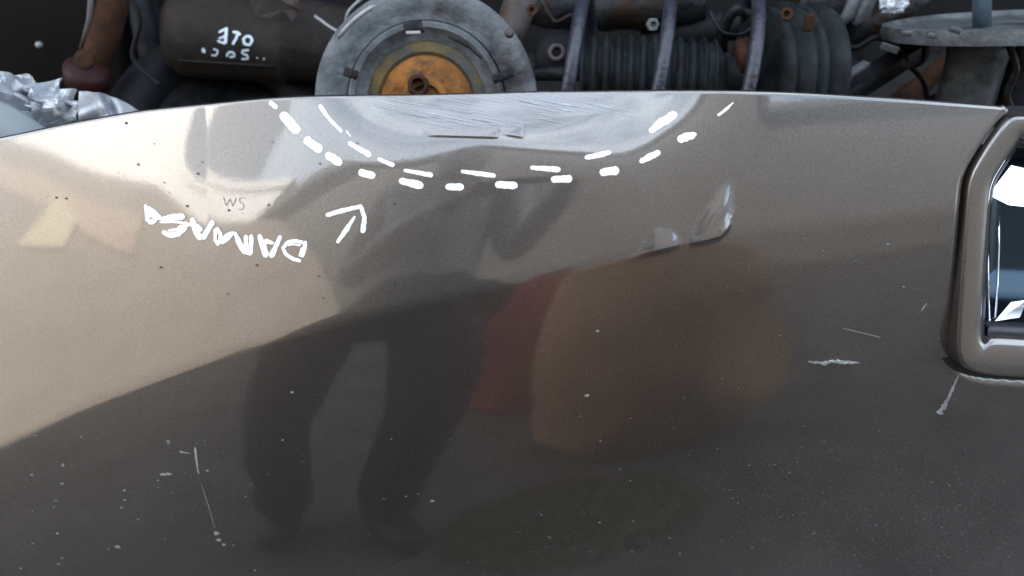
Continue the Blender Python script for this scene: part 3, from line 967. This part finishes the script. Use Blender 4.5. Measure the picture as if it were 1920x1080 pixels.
# ------------------------------------------------------------------ used car parts lying on the rack
M['grey_steel'] = mat('dusty_grey_steel', (0.05, 0.06, 0.066), 0.6, 0.2, col2=(0.16, 0.175, 0.18), scale=26, contrast=(0.3, 0.7), bump=0.6, bump_scale=110, dirt=(0.022, 0.02, 0.019), dscale=11, damt=(0.5, 0.68))
M['dark_steel'] = mat('dark_oily_steel', (0.004, 0.005, 0.006), 0.42, 0.2, col2=(0.028, 0.032, 0.036), scale=26, contrast=(0.38, 0.66), bump=0.7, bump_scale=90, dirt=(0.022, 0.013, 0.008), dscale=12, spec=0.2)
M['rubber'] = mat('dusty_black_rubber', (0.005, 0.007, 0.008), 0.65, col2=(0.020, 0.027, 0.029), scale=30, contrast=(0.35, 0.68), bump=0.4, dirt=(0.036, 0.038, 0.036), dscale=14, damt=(0.55, 0.75), spec=0.2)
M['rubber_black'] = mat('black_rubber', (0.0042, 0.0045, 0.0063), 0.6, col2=(0.0098, 0.0105, 0.0140), scale=12, spec=0.2)
M['rust_dish'] = mat('yellow_rusty_grey', (0.028, 0.03, 0.03), 0.8, 0.1, col2=(0.17, 0.11, 0.022), scale=16, contrast=(0.38, 0.66), bump=0.5, dirt=(0.05, 0.06, 0.06), dscale=9, damt=(0.48, 0.62))
M['spring'] = mat('dark_blue_spring_paint', (0.020, 0.023, 0.034), 0.28, 0.1, col2=(0.045, 0.05, 0.07), scale=30, contrast=(0.35, 0.7), bump=0.4, bump_scale=160, dirt=(0.035, 0.028, 0.022), dscale=30, damt=(0.55, 0.66))
M['rust'] = mat('orange_rust', (0.11, 0.04, 0.012), 0.9, col2=(0.34, 0.135, 0.022), scale=38, contrast=(0.3, 0.7), bump=0.9, bump_scale=160, dirt=(0.05, 0.045, 0.03), dscale=22, damt=(0.55, 0.7))
M['rust_dark'] = mat('dark_rust', (0.0240, 0.0112, 0.0072), 0.85, col2=(0.0600, 0.0272, 0.0144), scale=25, bump=0.5, bump_scale=120, spec=0.2)
M['maroon'] = mat('maroon_paint', (0.0176, 0.0048, 0.0056), 0.5, col2=(0.0320, 0.0096, 0.0096), scale=15, spec=0.2)
M['muffler'] = mat('brown_grey_steel', (0.010, 0.009, 0.0075), 0.7, 0.0, col2=(0.030, 0.0255, 0.021), scale=14, contrast=(0.3, 0.7), bump=0.6, bump_scale=70, dirt=(0.045, 0.03, 0.02), dscale=18, damt=(0.56, 0.72), spec=0.2)
M['foil'] = mat('crumpled_aluminium', (0.5800, 0.6090, 0.6380), 0.4, 0.35, col2=(0.3190, 0.3335, 0.3625), scale=30)
M['pale_sheet'] = mat('pale_grey_sheet', (0.24, 0.27, 0.28), 0.5, col2=(0.20, 0.23, 0.24), scale=6)
M['pinkish'] = mat('dull_pinkish_pipe', (0.04, 0.036, 0.036), 0.6, col2=(0.10, 0.088, 0.086), scale=18, contrast=(0.3, 0.7), bump=0.4, dirt=(0.035, 0.018, 0.01), dscale=16)
M['pale_metal'] = mat('pale_worn_metal', (0.40, 0.42, 0.43), 0.5, 0.3, col2=(0.2, 0.21, 0.22), scale=50)
M['rod'] = mat('polished_rod', (0.20, 0.27, 0.33), 0.3, 0.7)
M['blue_white'] = mat('pale_blue_marker', (0.62, 0.74, 0.82), 0.6)
M['brown_black'] = mat('brown_black_plastic', (0.0015, 0.0014, 0.0013), 0.7, col2=(0.0029, 0.0025, 0.0023), scale=10, bump=0.3, spec=0.2)


def psz(px, py, y):
    return y / ray(px, py).y / FPX


# rust-centred strut mount plate
c = at(800, 190, 1.10); s = psz(800, 190, 1.10)
ax = (CAM - c).normalized(); ax = (ax + Vector((-0.05, 0, 0.10))).normalized()
mount = empty('brake_shield', (0, 0, 0))
tag(mount, 'round grey brake shield with orange rusty hub standing behind the dented edge', 'brake part')
tip = c + ax
def ring_l(name, prof, m, n=72, wob=0.0, cc=None, par=mount):
    cc = cc or c
    return sharp(bm_obj(name, lathe([(h * s, r * s) for h, r in prof], n, cc, cc + ax, wob, 3), m, par), 40)
ring_l('plate', [(-14, 160), (-14, 203), (-8, 210), (-2, 208), (2, 200), (0, 186), (-1, 172), (-4, 168), (-6, 150), (-22, 146), (-24, 100)], M['grey_steel'], wob=0.012)
ring_l('rib_ring', [(-24, 148), (4, 146), (9, 141), (8, 134), (-2, 128), (-10, 112), (-22, 110)], M['grey_steel'], wob=0.01)
ring_l('inner_dish', [(-26, 126), (-14, 118), (-8, 104), (-6, 92), (-12, 84), (-24, 80)], M['rust_dish'], wob=0.01)
ring_l('hub', [(-24, 90), (-10, 86), (2, 80), (10, 70), (13, 58), (12, 46), (18, 43), (30, 40), (33, 36), (33, 28), (24, 26), (24, 0.5)], M['rust'], wob=0.012)
q = (ax.to_track_quat('Z', 'Y')).to_matrix()
cn = c + q @ Vector((-14 * s, 20 * s, 33 * s)); 
_r = at(786, 163, 1.10)
cn = _r + ax * 26 * s
ring_l('hub_nut', [(-6, 20), (10, 19), (14, 17), (14, 12), (0, 11), (-6, 11)], M['rust_dark'], n=24, cc=cn)
for ang, rad, mtl, szs in ((100, 137, 'dark_steel', (34, 20, 14)), (160, 150, 'dark_steel', (16, 26, 10)), (18, 150, 'dark_steel', (16, 40, 10)), (48, 128, 'dark_steel', (46, 5, 8)), (62, 126, 'dark_steel', (40, 5, 8))):
    a = R(ang)
    p = at(800 + rad * math.cos(a), 190 - rad * math.sin(a), 1.10) + ax * 10 * s
    bm_obj('clip', box(p, [v * s for v in szs], rot=q @ Matrix.Rotation(a + math.pi / 2, 3, 'Z'), bev=2 * s), M[mtl], mount, True)
pth = [at(800 + 203 * math.cos(R(a)), 190 - 203 * math.sin(R(a)), 1.10) + ax * 4 * s for a in range(118, 146, 3)]
bm_obj('worn_rim', tube(pth, [1 * s] + [4.5 * s] * (len(pth) - 2) + [2 * s], 10), M['pale_metal'], mount)
bm_obj('clip_tab', box(at(776, 64, 1.09) + ax * 14 * s, (26 * s, 6 * s, 6 * s), rot=q, bev=1.5 * s), M['pale_metal'], mount)
bm_obj('stud', lathe([(0, 9 * s), (10 * s, 8 * s), (12 * s, 5 * s)], 16, at(955, 62, 1.10), at(955, 62, 1.10) + ax), M['pinkish'], mount)

# muffler with writing
yM = 1.42
a0, a1 = at(312, 62, yM), at(660, 84, yM)
s = psz(450, 70, yM)
Lm = (a1 - a0).length
muf = empty('exhaust_muffler', (0, 0, 0))
tag(muf, 'brown grey exhaust muffler with pale blue marker writing on its side', 'muffler')
prof = [(0, 20 * s), (3 * s, 44 * s), (10 * s, 62 * s), (24 * s, 74 * s), (60 * s, 78 * s)]
prof += [(Lm * t, 78 * s) for t in (0.3, 0.5, 0.62)] + [(Lm * 0.64, 81 * s), (Lm * 0.67, 81 * s), (Lm * 0.69, 76 * s), (Lm * 0.85, 72 * s), (Lm, 66 * s)]
mb = bm_obj('shell', lathe(prof, 56, a0, a1, 0.02, 5), M['muffler'], muf)
bm_obj('seam', tube([a0 + (a1 - a0) * t + Vector((0, -0.96, -0.28)).normalized() * 79.5 * s for t in (0.12, 0.4, 0.62)], 2.2 * s, 8), M['muffler'], muf)
MB = BVHTree.FromPolygons([tuple(v.co) for v in mb.data.vertices], [tuple(p.vertices) for p in mb.data.polygons])
pm = caster(MB, 0.0008)
W = lambda pts: [(a / 4, b / 4) for a, b in pts]
marks = [([(1700, 205), (1690, 330)], 6), ([(1695, 215), (1640, 245)], 4), ([(1690, 270), (1640, 290)], 4), ([(1690, 328), (1630, 305)], 4),
         ([(1745, 240), (1790, 245), (1770, 290), (1745, 335)], 5), ([(1790, 245), (1805, 265)], 4),
         ([(1845, 270), (1880, 275), (1893, 305), (1870, 338), (1835, 330), (1825, 295), (1845, 270)], 5),
         ([(1520, 360), (1535, 395)], 7), ([(1600, 365), (1640, 380), (1620, 415), (1585, 412)], 3.5), ([(1700, 425), (1712, 390), (1755, 390), (1760, 425), (1720, 425)], 4),
         ([(1870, 375), (1820, 378), (1815, 400), (1860, 415), (1860, 440), (1810, 440)], 4), ([(1925, 432), (1935, 436)], 4), ([(1975, 436), (1985, 444)], 5)]
for i, (p, w) in enumerate(marks):
    stroke('marker_stroke', W(p), w, M['blue_white'], muf, place=pm, seed=300 + i)
# torn bracket on top
bm = bmesh.new()
pts = [(468, 4), (500, -14), (560, -10), (566, 20), (548, 40), (530, 18), (505, 34), (480, 30)]
vs = [bm.verts.new(at(x, y, yM - 0.075 + 0.01 * math.sin(x))) for x, y in pts]
f = bm.faces.new(vs)
ex = bmesh.ops.extrude_face_region(bm, geom=[f])
bmesh.ops.translate(bm, vec=(0, 0.006, 0), verts=[v for v in ex['geom'] if isinstance(v, bmesh.types.BMVert)])
bm_obj('torn_bracket', bm, M['pinkish'], muf, False)

# rubber tyre lying flat
tc_ = at(420, 250, 1.36); s = psz(420, 200, 1.36)
ty = empty('scrap_tyre', (0, 0, 0)); tag(ty, 'black rubber tyre lying under the muffler', 'tyre')
prof = []
for k in range(41):
    t = 2 * math.pi * k / 40
    prof.append((0.055 * math.sin(t) * (1.0), 0.155 + 0.045 * math.cos(t)))
tb = lathe(prof, 64, tc_, tc_ + Vector((0.15, -0.55, 0.8)))
bm_obj('casing', tb, M['rubber_black'], ty)
bm_obj('rim_disc', lathe([(0.01, 0.118), (0.02, 0.112), (0.012, 0.06), (0.03, 0.05), (0.03, 0.01)], 48, tc_, tc_ + Vector((0.15, -0.55, 0.8))), M['dark_steel'], ty)

# brown black box and rusty arm at the left
bx = empty('plastic_housing', (0, 0, 0)); tag(bx, 'brown black plastic housing standing at the far left', 'housing')
bm_obj('shell', box(at(60, 90, 1.62), (0.42, 0.14, 0.40), rot=Matrix.Rotation(0.12, 3, 'Y'), bev=0.02, seg=3), M['brown_black'], bx, True)
bm_obj('bolt', lathe([(0, 0.006), (0.006, 0.006), (0.009, 0.003)], 12, at(75, 84, 1.53), at(75, 84, 1.53) + Vector((0, -1, 0.3))), M['pale_metal'], bx)
ra = empty('control_arm', (0, 0, 0)); tag(ra, 'rusty brown suspension arm with maroon foot beside the black housing', 'suspension arm')
s = psz(190, 70, 1.36)
bm_obj('arm', tube([at(212, -40, 1.38), at(208, 10, 1.37), at(196, 60, 1.36), at(182, 105, 1.35), at(168, 140, 1.34)], [30 * s, 31 * s, 30 * s, 27 * s, 22 * s], 20), M['rust_dark'], ra)
bm_obj('flange', tube([at(172, -20, 1.35), at(168, 40, 1.345), at(152, 92, 1.34)], [5 * s, 6 * s, 4 * s], 10), M['pinkish'], ra)
bm_obj('foot', lathe([(0, 30 * s), (8 * s, 40 * s), (34 * s, 42 * s), (44 * s, 34 * s), (48 * s, 16 * s)], 32, at(162, 158, 1.33), at(168, 90, 1.31)), M['maroon'], ra)
bm_obj('bush', lathe([(0, 12 * s), (4 * s, 18 * s), (9 * s, 16 * s), (9 * s, 7 * s)], 24, at(160, 112, 1.285), at(160, 112, 1.285) + Vector((0.1, -1, 0.4))), M['rust_dark'], ra)

# crumpled foil heat shield and pale wing at the left
def crumple(name, corners, nu, nv, amp, freq, y, m, seed, label, cat, bulge=0.0):
    """a sheet between four photo positions, crushed by folded noise"""
    vs, fs = [], []
    A, B, C_, D = [Vector((x, yy, 0)) for x, yy in corners]
    for j in range(nv + 1):
        for i in range(nu + 1):
            u, v = i / nu, j / nv
            p2 = A * (1 - u) * (1 - v) + B * u * (1 - v) + C_ * u * v + D * (1 - u) * v
            p = at(p2.x, p2.y, y + 0.03 * (1 - v))
            w = Vector((u * 3.1 + seed, v * 1.4, seed * 1.7)) * freq
            n1 = 1 - abs(noise.noise(w)) * 2
            n2 = 1 - abs(noise.noise(w * 2.3 + Vector((5, 1, 2)))) * 2
            n3 = noise.noise(w * 4.7)
            d = amp * (n1 * 0.7 + n2 * 0.45 + n3 * 0.25)
            e = amp * noise.noise(w * 1.9 + Vector((9, 3, 1)))
            dn = Vector((e * 0.8, -d - bulge * math.sin(math.pi * v), d * 0.5 + e * 0.6))
            vs.append(p + dn)
    for j in range(nv):
        for i in range(nu):
            a = j * (nu + 1) + i
            fs.append((a, a + 1, a + nu + 2, a + nu + 1))
    o = pydata(name, vs, fs, m, None, smooth=False)
    so = o.modifiers.new('thick', 'SOLIDIFY'); so.thickness = 0.0015
    return tag(o, label, cat)
crumple('crumpled_heat_shield', [(-60, 122), (150, 168), (190, 250), (-60, 232)], 64, 30, 0.026, 1.25, 0.99, M['foil'], 2.0, 'crumpled bright aluminium heat shield at the left edge', 'heat shield', 0.01)
vs, fs = [], []
for j in range(19):
    for i in range(31):
        u, v = i / 30, j / 18
        x = 148 + 122 * u
        ytop = 172 + 2 * u + 44 * u ** 2.4
        p = at(x, ytop + v * 70, 0.965 - 0.03 * math.sin(v * 2.2) - 0.012 * math.exp(-((u - 0.28 - 0.25 * v) / 0.07) ** 2) + 0.012 * math.exp(-((u - 0.42 - 0.3 * v) / 0.06) ** 2) + 0.004 * math.sin(9 * u + 7 * v))
        vs.append(p)
for j in range(18):
    for i in range(30):
        a = j * 31 + i; fs.append((a, a + 1, a + 32, a + 31))
o = pydata('folded_foil_flap', vs, fs, M['foil']); so = o.modifiers.new('thick', 'SOLIDIFY'); so.thickness = 0.0015
tag(o, 'small folded foil flap with a smooth pale lip beside the heat shield', 'foil flap')
vs, fs = [], []
for j in range(15):
    for i in range(31):
        u, v = i / 30, j / 14
        x = -140 + 232 * u
        ytop = 182 + 66 * max(0, u - 0.45) ** 1.6 / (0.55 ** 1.6)
        p = at(x, ytop + v * 90, 0.955 - 0.035 * math.sin(v * 1.5))
        vs.append(p)
for j in range(14):
    for i in range(30):
        a = j * 31 + i; fs.append((a, a + 1, a + 32, a + 31))
o = pydata('pale_wing', vs, fs, M['pale_sheet']); so = o.modifiers.new('thick', 'SOLIDIFY'); so.thickness = 0.003
tag(o, 'pale blue grey sheet metal wing in the left corner below the foil', 'car wing')

# pipe and rubber bush between shield and strut
s = psz(965, 40, 1.40)
pp = tag(bm_obj('exhaust_pipe', tube([at(990, -60, 1.44), at(978, 0, 1.42), at(960, 50, 1.40), at(948, 110, 1.38)], [34 * s, 32 * s, 30 * s, 28 * s], 24), M['pinkish']),
         'short dull pinkish pipe right of the brake shield', 'pipe')
bu = empty('rubber_bush', (0, 0, 0)); tag(bu, 'dark rubber bush between the pipe and the ribbed strut', 'bush')
s = psz(1040, 95, 1.30)
bm_obj('body', lathe([(0, 20 * s), (6 * s, 40 * s), (24 * s, 47 * s), (44 * s, 46 * s), (60 * s, 38 * s), (66 * s, 20 * s)], 36, at(1052, 110, 1.33), at(1030, 78, 1.20), 0.04), M['rubber_black'], bu)
bm_obj('sleeve', lathe([(0, 16 * s), (74 * s, 16 * s), (74 * s, 9 * s), (60 * s, 9 * s)], 24, at(1052, 110, 1.33), at(1030, 78, 1.20)), M['pinkish'], bu)

# strut with bellows, coil spring and seat, lying down
yS = 1.18
st = empty('spring_strut', (0, 0, 0)); tag(st, 'suspension strut lying flat with ribbed bellows and blue grey coil spring', 'strut')
a0, a1 = at(1086, 138, yS + 0.02), at(1345, 142, yS)
s = psz(1200, 140, yS)
Ls = (a1 - a0).length
prof = [(0, 10 * s), (2 * s, 52 * s)]
nr = 11
for k in range(nr):
    for f in range(8):
        t = (k + f / 8) / nr
        prof.append((4 * s + t * (Ls - 10 * s), (66 + 7 * math.cos(2 * math.pi * f / 8)) * s * (1.0 - 0.04 * t)))
prof += [(Ls - 2 * s, 56 * s), (Ls, 20 * s)]
bm_obj('bellows', lathe(prof, 48, a0, a1, 0.02, 1), M['rubber'], st)
b0, b1 = at(1300, 142, yS), at(1440, 142, yS)
Lb = (b1 - b0).length
bm_obj('bump_stop', lathe([(0, 60 * s), (20 * s, 62 * s), (42 * s, 56 * s), (54 * s, 40 * s), (58 * s, 34 * s), (80 * s, 36 * s), (100 * s, 34 * s), (Lb, 34 * s)], 40, b0, b1, 0.02), M['rubber'], st)
# coil
ca, cb = at(1040, 150, yS + 0.01), at(1500, 150, yS + 0.01)
axis = (cb - ca); Lc = axis.length; axis.normalize()
e1 = Vector((0, -1, 0)); e1 = (e1 - axis * e1.dot(axis)).normalized(); e2 = axis.cross(e1)
if e2.z < 0: e2 = -e2
pth = []
turns = 3.0
for k in range(150):
    t = k / 149
    ang = 2 * math.pi * (turns * t) - 0.35
    rad = (150 + 10 * math.sin(t * 3)) * s
    pth.append(ca + axis * Lc * t + (e1 * math.cos(ang) + e2 * math.sin(ang)) * rad)
bm_obj('coil_spring', tube(pth, 12.5 * s, 14), M['spring'], st)
k0, k1 = at(1412, 142, yS), at(1545, 142, yS + 0.02)
Lk = (k1 - k0).length
prof = [(0, 34 * s), (2 * s, 100 * s), (6 * s, 118 * s), (14 * s, 124 * s)]
for (h, r_) in ((22, 122), (26, 112), (32, 112), (36, 126), (48, 132), (56, 130), (60, 116), (66, 114), (70, 124), (78, 128), (84, 122), (88, 112), (94, 112), (98, 126), (112, 132), (122, 128), (126, 110), (128, 60)):
    prof.append((h * s, r_ * s))
bm_obj('spring_seat', lathe(prof, 60, k0, k1, 0.015, 2), M['rubber'], st)
bm_obj('seat_clip', box(at(1516, 42, yS - 0.085), (16 * s, 12 * s, 30 * s), bev=3 * s), M['rust_dark'], st, True)
bm_obj('rusty_stop', lathe([(0, 18 * s), (5 * s, 30 * s), (26 * s, 30 * s), (30 * s, 16 * s)], 24, at(1380, 108, yS - 0.055), at(1412, 100, yS - 0.055)), M['rust_dark'], st)
bm_obj('rod', tube([at(1000, 138, yS + 0.02), at(1100, 138, yS + 0.02)], 14 * s, 16), M['dark_steel'], st)
# second loop of spring wire behind
pth = [at(1352 + 66 * (1 - math.cos(t)) * 0.5, 96 - 78 * math.sin(t), 1.27) for t in np.linspace(0, math.pi, 24)]
tag(bm_obj('bent_hose', tube(pth, 12 * s, 12), M['dark_steel']), 'bent dark hose arching behind the coil spring', 'hose')

# diagonal arm right of the strut
da = empty('track_arm', (0, 0, 0)); tag(da, 'dark steel arm lying diagonally right of the spring seat', 'suspension arm')
s = psz(1620, 130, 1.25)
def beam(p, q, w, h, m, name, par, bev=0.003):
    d = (q - p); L_ = d.length
    rot = d.to_track_quat('X', 'Z').to_matrix()
    return bm_obj(name, box((p + q) / 2, (L_, w, h), rot=rot, bev=bev), m, par, True)
beam(at(1540, 205, 1.20), at(1712, 96, 1.30), 40 * s, 34 * s, M['dark_steel'], 'beam', da)
beam(at(1560, 160, 1.17), at(1625, 118, 1.21), 16 * s, 8 * s, M['grey_steel'], 'rib', da, 0.001)
bm_obj('bush', lathe([(0, 22 * s), (4 * s, 30 * s), (30 * s, 30 * s), (34 * s, 20 * s), (34 * s, 9 * s)], 28, at(1712, 100, 1.33), at(1706, 84, 1.24)), M['rubber_black'], da)
bm_obj('tab', box(at(1668, 90, 1.19), (34 * s, 6 * s, 12 * s), rot=Matrix.Rotation(0.3, 3, 'Y'), bev=0.001), M['grey_steel'], da, True)
d2 = tag(bm_obj('steering_rod', tube([at(1500, 128, 1.42), at(1580, 80, 1.42), at(1660, 34, 1.42), at(1760, -30, 1.42)], [20 * s, 26 * s, 28 * s, 22 * s], 18), M['dark_steel']),
         'thick dark rod crossing behind the diagonal steel arm', 'rod')
d3 = tag(bm_obj('brake_caliper', box(at(1545, 24, 1.40), (0.115, 0.07, 0.06), rot=Matrix.Rotation(0.2, 3, 'Y'), bev=0.014, seg=3), M['dark_steel'], None, True),
         'dark lump of a brake caliper above the spring seat', 'brake caliper')
for (x, w) in ((1598, 13), (1624, 15)):
    tag(bm_obj('grey_hose', tube([at(x + 10, -40, 1.36), at(x + 4, 0, 1.35), at(x - 6, 26, 1.34), at(x - 22, 46, 1.34)], [w * s, w * s, w * s, w * s * 0.7], 14), M['grey_steel']),
        'pale grey hose end left of the crushed foil wad' if x > 1610 else 'pale grey hose end nearer the spring seat', 'hose', 'grey hose ends')
crumple('foil_wad', [(1638, -22), (1700, -20), (1694, 24), (1645, 26)], 16, 12, 0.008, 2.2, 1.30, M['foil'], 8.2, 'small crushed silver foil wad at the top right', 'foil', 0.01)

# upright strut on the right
us = empty('upright_strut', (0, 0, 0)); tag(us, 'upright shock absorber with wide rusty grey spring seat at the right', 'shock absorber')
yU = 1.22
s = psz(1850, 60, yU)
base = at(1842, 300, yU); topp = at(1846, 60, yU)
vax = (topp - base).normalized(); vax = Vector((0.01, 0.05, 1)).normalized()
pc = at(1905, 46, yU)
bm_obj('tube', lathe([(-0.26, 50 * s), (-0.05, 50 * s), (-0.035, 52 * s), (-0.02, 56 * s), (0.0, 60 * s)], 40, at(1842, 70, yU), at(1842, 70, yU) + vax, 0.01), M['grey_steel'], us)
vx2 = Vector((-0.07, 0.25, 0.97)).normalized()
sharp(bm_obj('spring_seat', lathe([(-0.010, 60 * s), (-0.009, 196 * s), (-0.012, 218 * s), (-0.012, 230 * s), (-0.001, 232 * s), (0.008, 230 * s), (0.009, 220 * s), (0.002, 212 * s), (-0.002, 150 * s), (0.0, 30 * s)], 72, pc, pc + vx2, 0.03, 4), M['grey_steel'], us), 35)
bm_obj('rod', tube([at(1841, 60, yU), at(1841, -90, yU)], 16 * s, 20), M['rod'], us)
for k, (x, y_, w) in enumerate(((1700, 62, 18), (1745, 66, 12), (1790, 56, 22), (1880, 60, 26))):
    bm_obj('lug', box(at(x, y_, yU - 0.135), (w * s, 8 * s, 9 * s), rot=Matrix.Rotation(0.3 * math.sin(k), 3, 'Y'), bev=0.0012), M['grey_steel'], us, True)
bm_obj('bracket', box(at(1905, 160, yU - 0.02), (46 * s, 30 * s, 0.16), rot=Matrix.Rotation(-0.05, 3, 'Y'), bev=0.004), M['dark_steel'], us, True)
# dark drive shafts and lumps filling the heap
heap = [('drive_shaft', [(560, 10, 1.62), (640, 40, 1.60), (720, 60, 1.58)], 30, 'rubber_black', 'black drive shaft end between muffler and brake shield', 'drive shaft'),
        ('drive_shaft', [(1030, 10, 1.55), (1120, 20, 1.52), (1240, 8, 1.5)], 44, 'dark_steel', 'dark drive shaft behind the ribbed bellows', 'drive shaft'),
        ('drive_shaft', [(1290, 60, 1.5), (1400, 40, 1.48), (1520, 60, 1.5)], 34, 'rubber_black', 'black shaft seen through the coil spring', 'drive shaft'),
        ('drive_shaft', [(1690, 190, 1.5), (1740, 150, 1.5), (1800, 100, 1.5)], 22, 'rust_dark', 'thin dark rusty shaft left of the upright shock absorber', 'drive shaft'),
        ('drive_shaft', [(1720, 215, 1.22), (1760, 190, 1.24), (1800, 175, 1.26)], 20, 'dark_steel', 'short dark shaft lying at the foot of the shock absorber', 'drive shaft'),
        ('drive_shaft', [(270, 40, 1.56), (285, 110, 1.54), (300, 170, 1.52)], 24, 'rubber_black', 'black upright shaft left of the muffler', 'drive shaft')]
for nme, pts, w, mk, lab, ct in heap:
    s = psz(*pts[1][:2], pts[1][2])
    P = [at(*p) for p in pts]
    full = [P[0] + (P[0] - P[1]) * 0.8] + P + [P[2] + (P[2] - P[1]) * 0.8]
    rads = [w * s * k for k in (0.7, 1.0, 0.82, 1.0, 0.7)]
    pts2, r2 = [], []
    for i in range(4):
        for f in range(6):
            t = f / 6; pts2.append(full[i].lerp(full[i + 1], t)); r2.append((rads[i] * (1 - t) + rads[i + 1] * t) * (1 + 0.08 * ((f + i) % 3 == 0)))
    tag(bm_obj(nme, tube(pts2, r2, 18), M[mk]), lab, ct, 'drive shafts in the heap')

# faint dark strokes shaped like letters, laid on the panel
M['letter_grey'] = mat('faint_dark_strokes', (0.24, 0.24, 0.24), 0.7)
g = None
for i, p in enumerate(([(419, 369), (425, 387), (431, 372), (437, 387), (443, 371)], [(461, 371), (450, 371), (449, 379), (458, 383), (456, 393), (447, 393)])):
    stroke('dark_letter', p, 1.4, M['letter_grey'], panel, seed=500 + i, rag=0.4)

# loose bolts, wires and small brackets in the heap
rc = random.Random(21)
wires = [([(590, 30, 1.3), (640, 60, 1.28), (655, 20, 1.27), (700, -20, 1.27)], 3.0, 'pale_metal', 'thin pale wire curling beside the brake shield'),
         ([(240, -20, 1.3), (262, 40, 1.29), (250, 110, 1.28), (300, 160, 1.27)], 5, 'rubber_black', 'black cable hanging left of the muffler'),
         ([(1010, -10, 1.3), (1040, 40, 1.28), (1075, 30, 1.27), (1090, 80, 1.27)], 5, 'dark_steel', 'dark cable looped above the rubber bush'),
         ([(1330, 20, 1.24), (1355, 60, 1.22), (1400, 60, 1.22), (1440, 10, 1.22)], 4, 'dark_steel', 'thin dark pipe bent across the top of the strut'),
         ([(1560, 60, 1.28), (1600, 90, 1.27), (1650, 70, 1.27), (1700, 110, 1.27)], 6, 'rubber_black', 'black hose sagging above the diagonal arm'),
         ([(1690, 110, 1.3), (1730, 150, 1.29), (1745, 200, 1.28), (1790, 215, 1.28)], 5, 'dark_steel', 'dark cable hanging left of the upright shock absorber'),
         ([(1890, 80, 1.12), (1905, 130, 1.11), (1888, 180, 1.11), (1910, 230, 1.11)], 7, 'dark_steel', 'dark brake line in front of the upright shock absorber')]
for pts, w, mk, lab in wires:
    P = [at(*p) for p in pts]; sz = psz(*pts[1])
    out = []
    for i in range(3):
        p0 = P[max(i - 1, 0)]; p1 = P[i]; p2 = P[i + 1]; p3 = P[min(i + 2, 3)]
        for f in range(8):
            t = f / 8
            out.append(0.5 * ((2 * p1) + (p2 - p0) * t + (2 * p0 - 5 * p1 + 4 * p2 - p3) * t * t + (3 * p1 - p0 - 3 * p2 + p3) * t ** 3))
    out.append(P[3])
    tag(bm_obj('cable', tube(out, w * sz, 8), M[mk]), lab, 'cable', 'loose cables in the heap')
nuts = [(1000, 20, 1.24, 'rust_dark', 'rusty nut lying above the rubber bush'), (1222, 46, 1.13, 'grey_steel', 'grey nut resting on the ribbed bellows'),
        (1475, 28, 1.1, 'rust_dark', 'rusty nut on top of the spring seat'), (1580, 150, 1.12, 'pale_metal', 'pale nut on the diagonal arm'), (620, 118, 1.2, 'grey_steel', 'grey nut under the right end of the muffler')]
for (x, y_, yy, mk, lab) in nuts:
    p = at(x, y_, yy); d_ = Vector((rc.uniform(-0.6, 0.6), -1, rc.uniform(0, 0.8)))
    tag(bm_obj('hex_nut', lathe([(0, 0.004), (0, 0.009), (0.007, 0.009), (0.007, 0.0045), (0.001, 0.004)], 6, p, p + d_), M[mk], None, False), lab, 'nut', 'loose nuts in the heap')
# dust film: very fine specks over the whole panel
sv_, sf_ = [], []
for k in range(2600):
    a, b = rs.uniform(5, 1915), rs.uniform(200, 1078)
    if rs.random() > 0.35 + 0.65 * (b / 1080) ** 2: continue
    r_ = rs.choice((0.5, 0.6, 0.7, 0.9, 1.2))
    ring = [on_panel(a + r_ * c_ * rs.uniform(0.6, 1.6), b + r_ * d_ * rs.uniform(0.6, 1.2), 0.0003) for c_, d_ in ((1, 0), (0, 1), (-1, 0.1), (0.1, -1))]
    if any(p is None for p in ring): continue
    b0 = len(sv_); sv_ += ring; sf_.append((b0, b0 + 1, b0 + 2, b0 + 3))
for k in range(1500):
    a, b = 1915 - 700 * abs(rs.gauss(0, 0.5)), 1078 - 240 * abs(rs.gauss(0, 0.5))
    r_ = rs.choice((0.6, 0.8, 1.0, 1.4))
    ring = [on_panel(a + r_ * c_ * rs.uniform(0.6, 1.8), b + r_ * d_ * rs.uniform(0.5, 1.0), 0.0003) for c_, d_ in ((1, 0), (0, 1), (-1, 0.1), (0.1, -1))]
    if any(p is None for p in ring): continue
    b0 = len(sv_); sv_ += ring; sf_.append((b0, b0 + 1, b0 + 2, b0 + 3))
M['dust'] = mat('grey_dust', (0.20, 0.19, 0.175), 0.9)
tag(pydata('dust_specks', sv_, sf_, M['dust'], panel, smooth=False), kind='stuff')
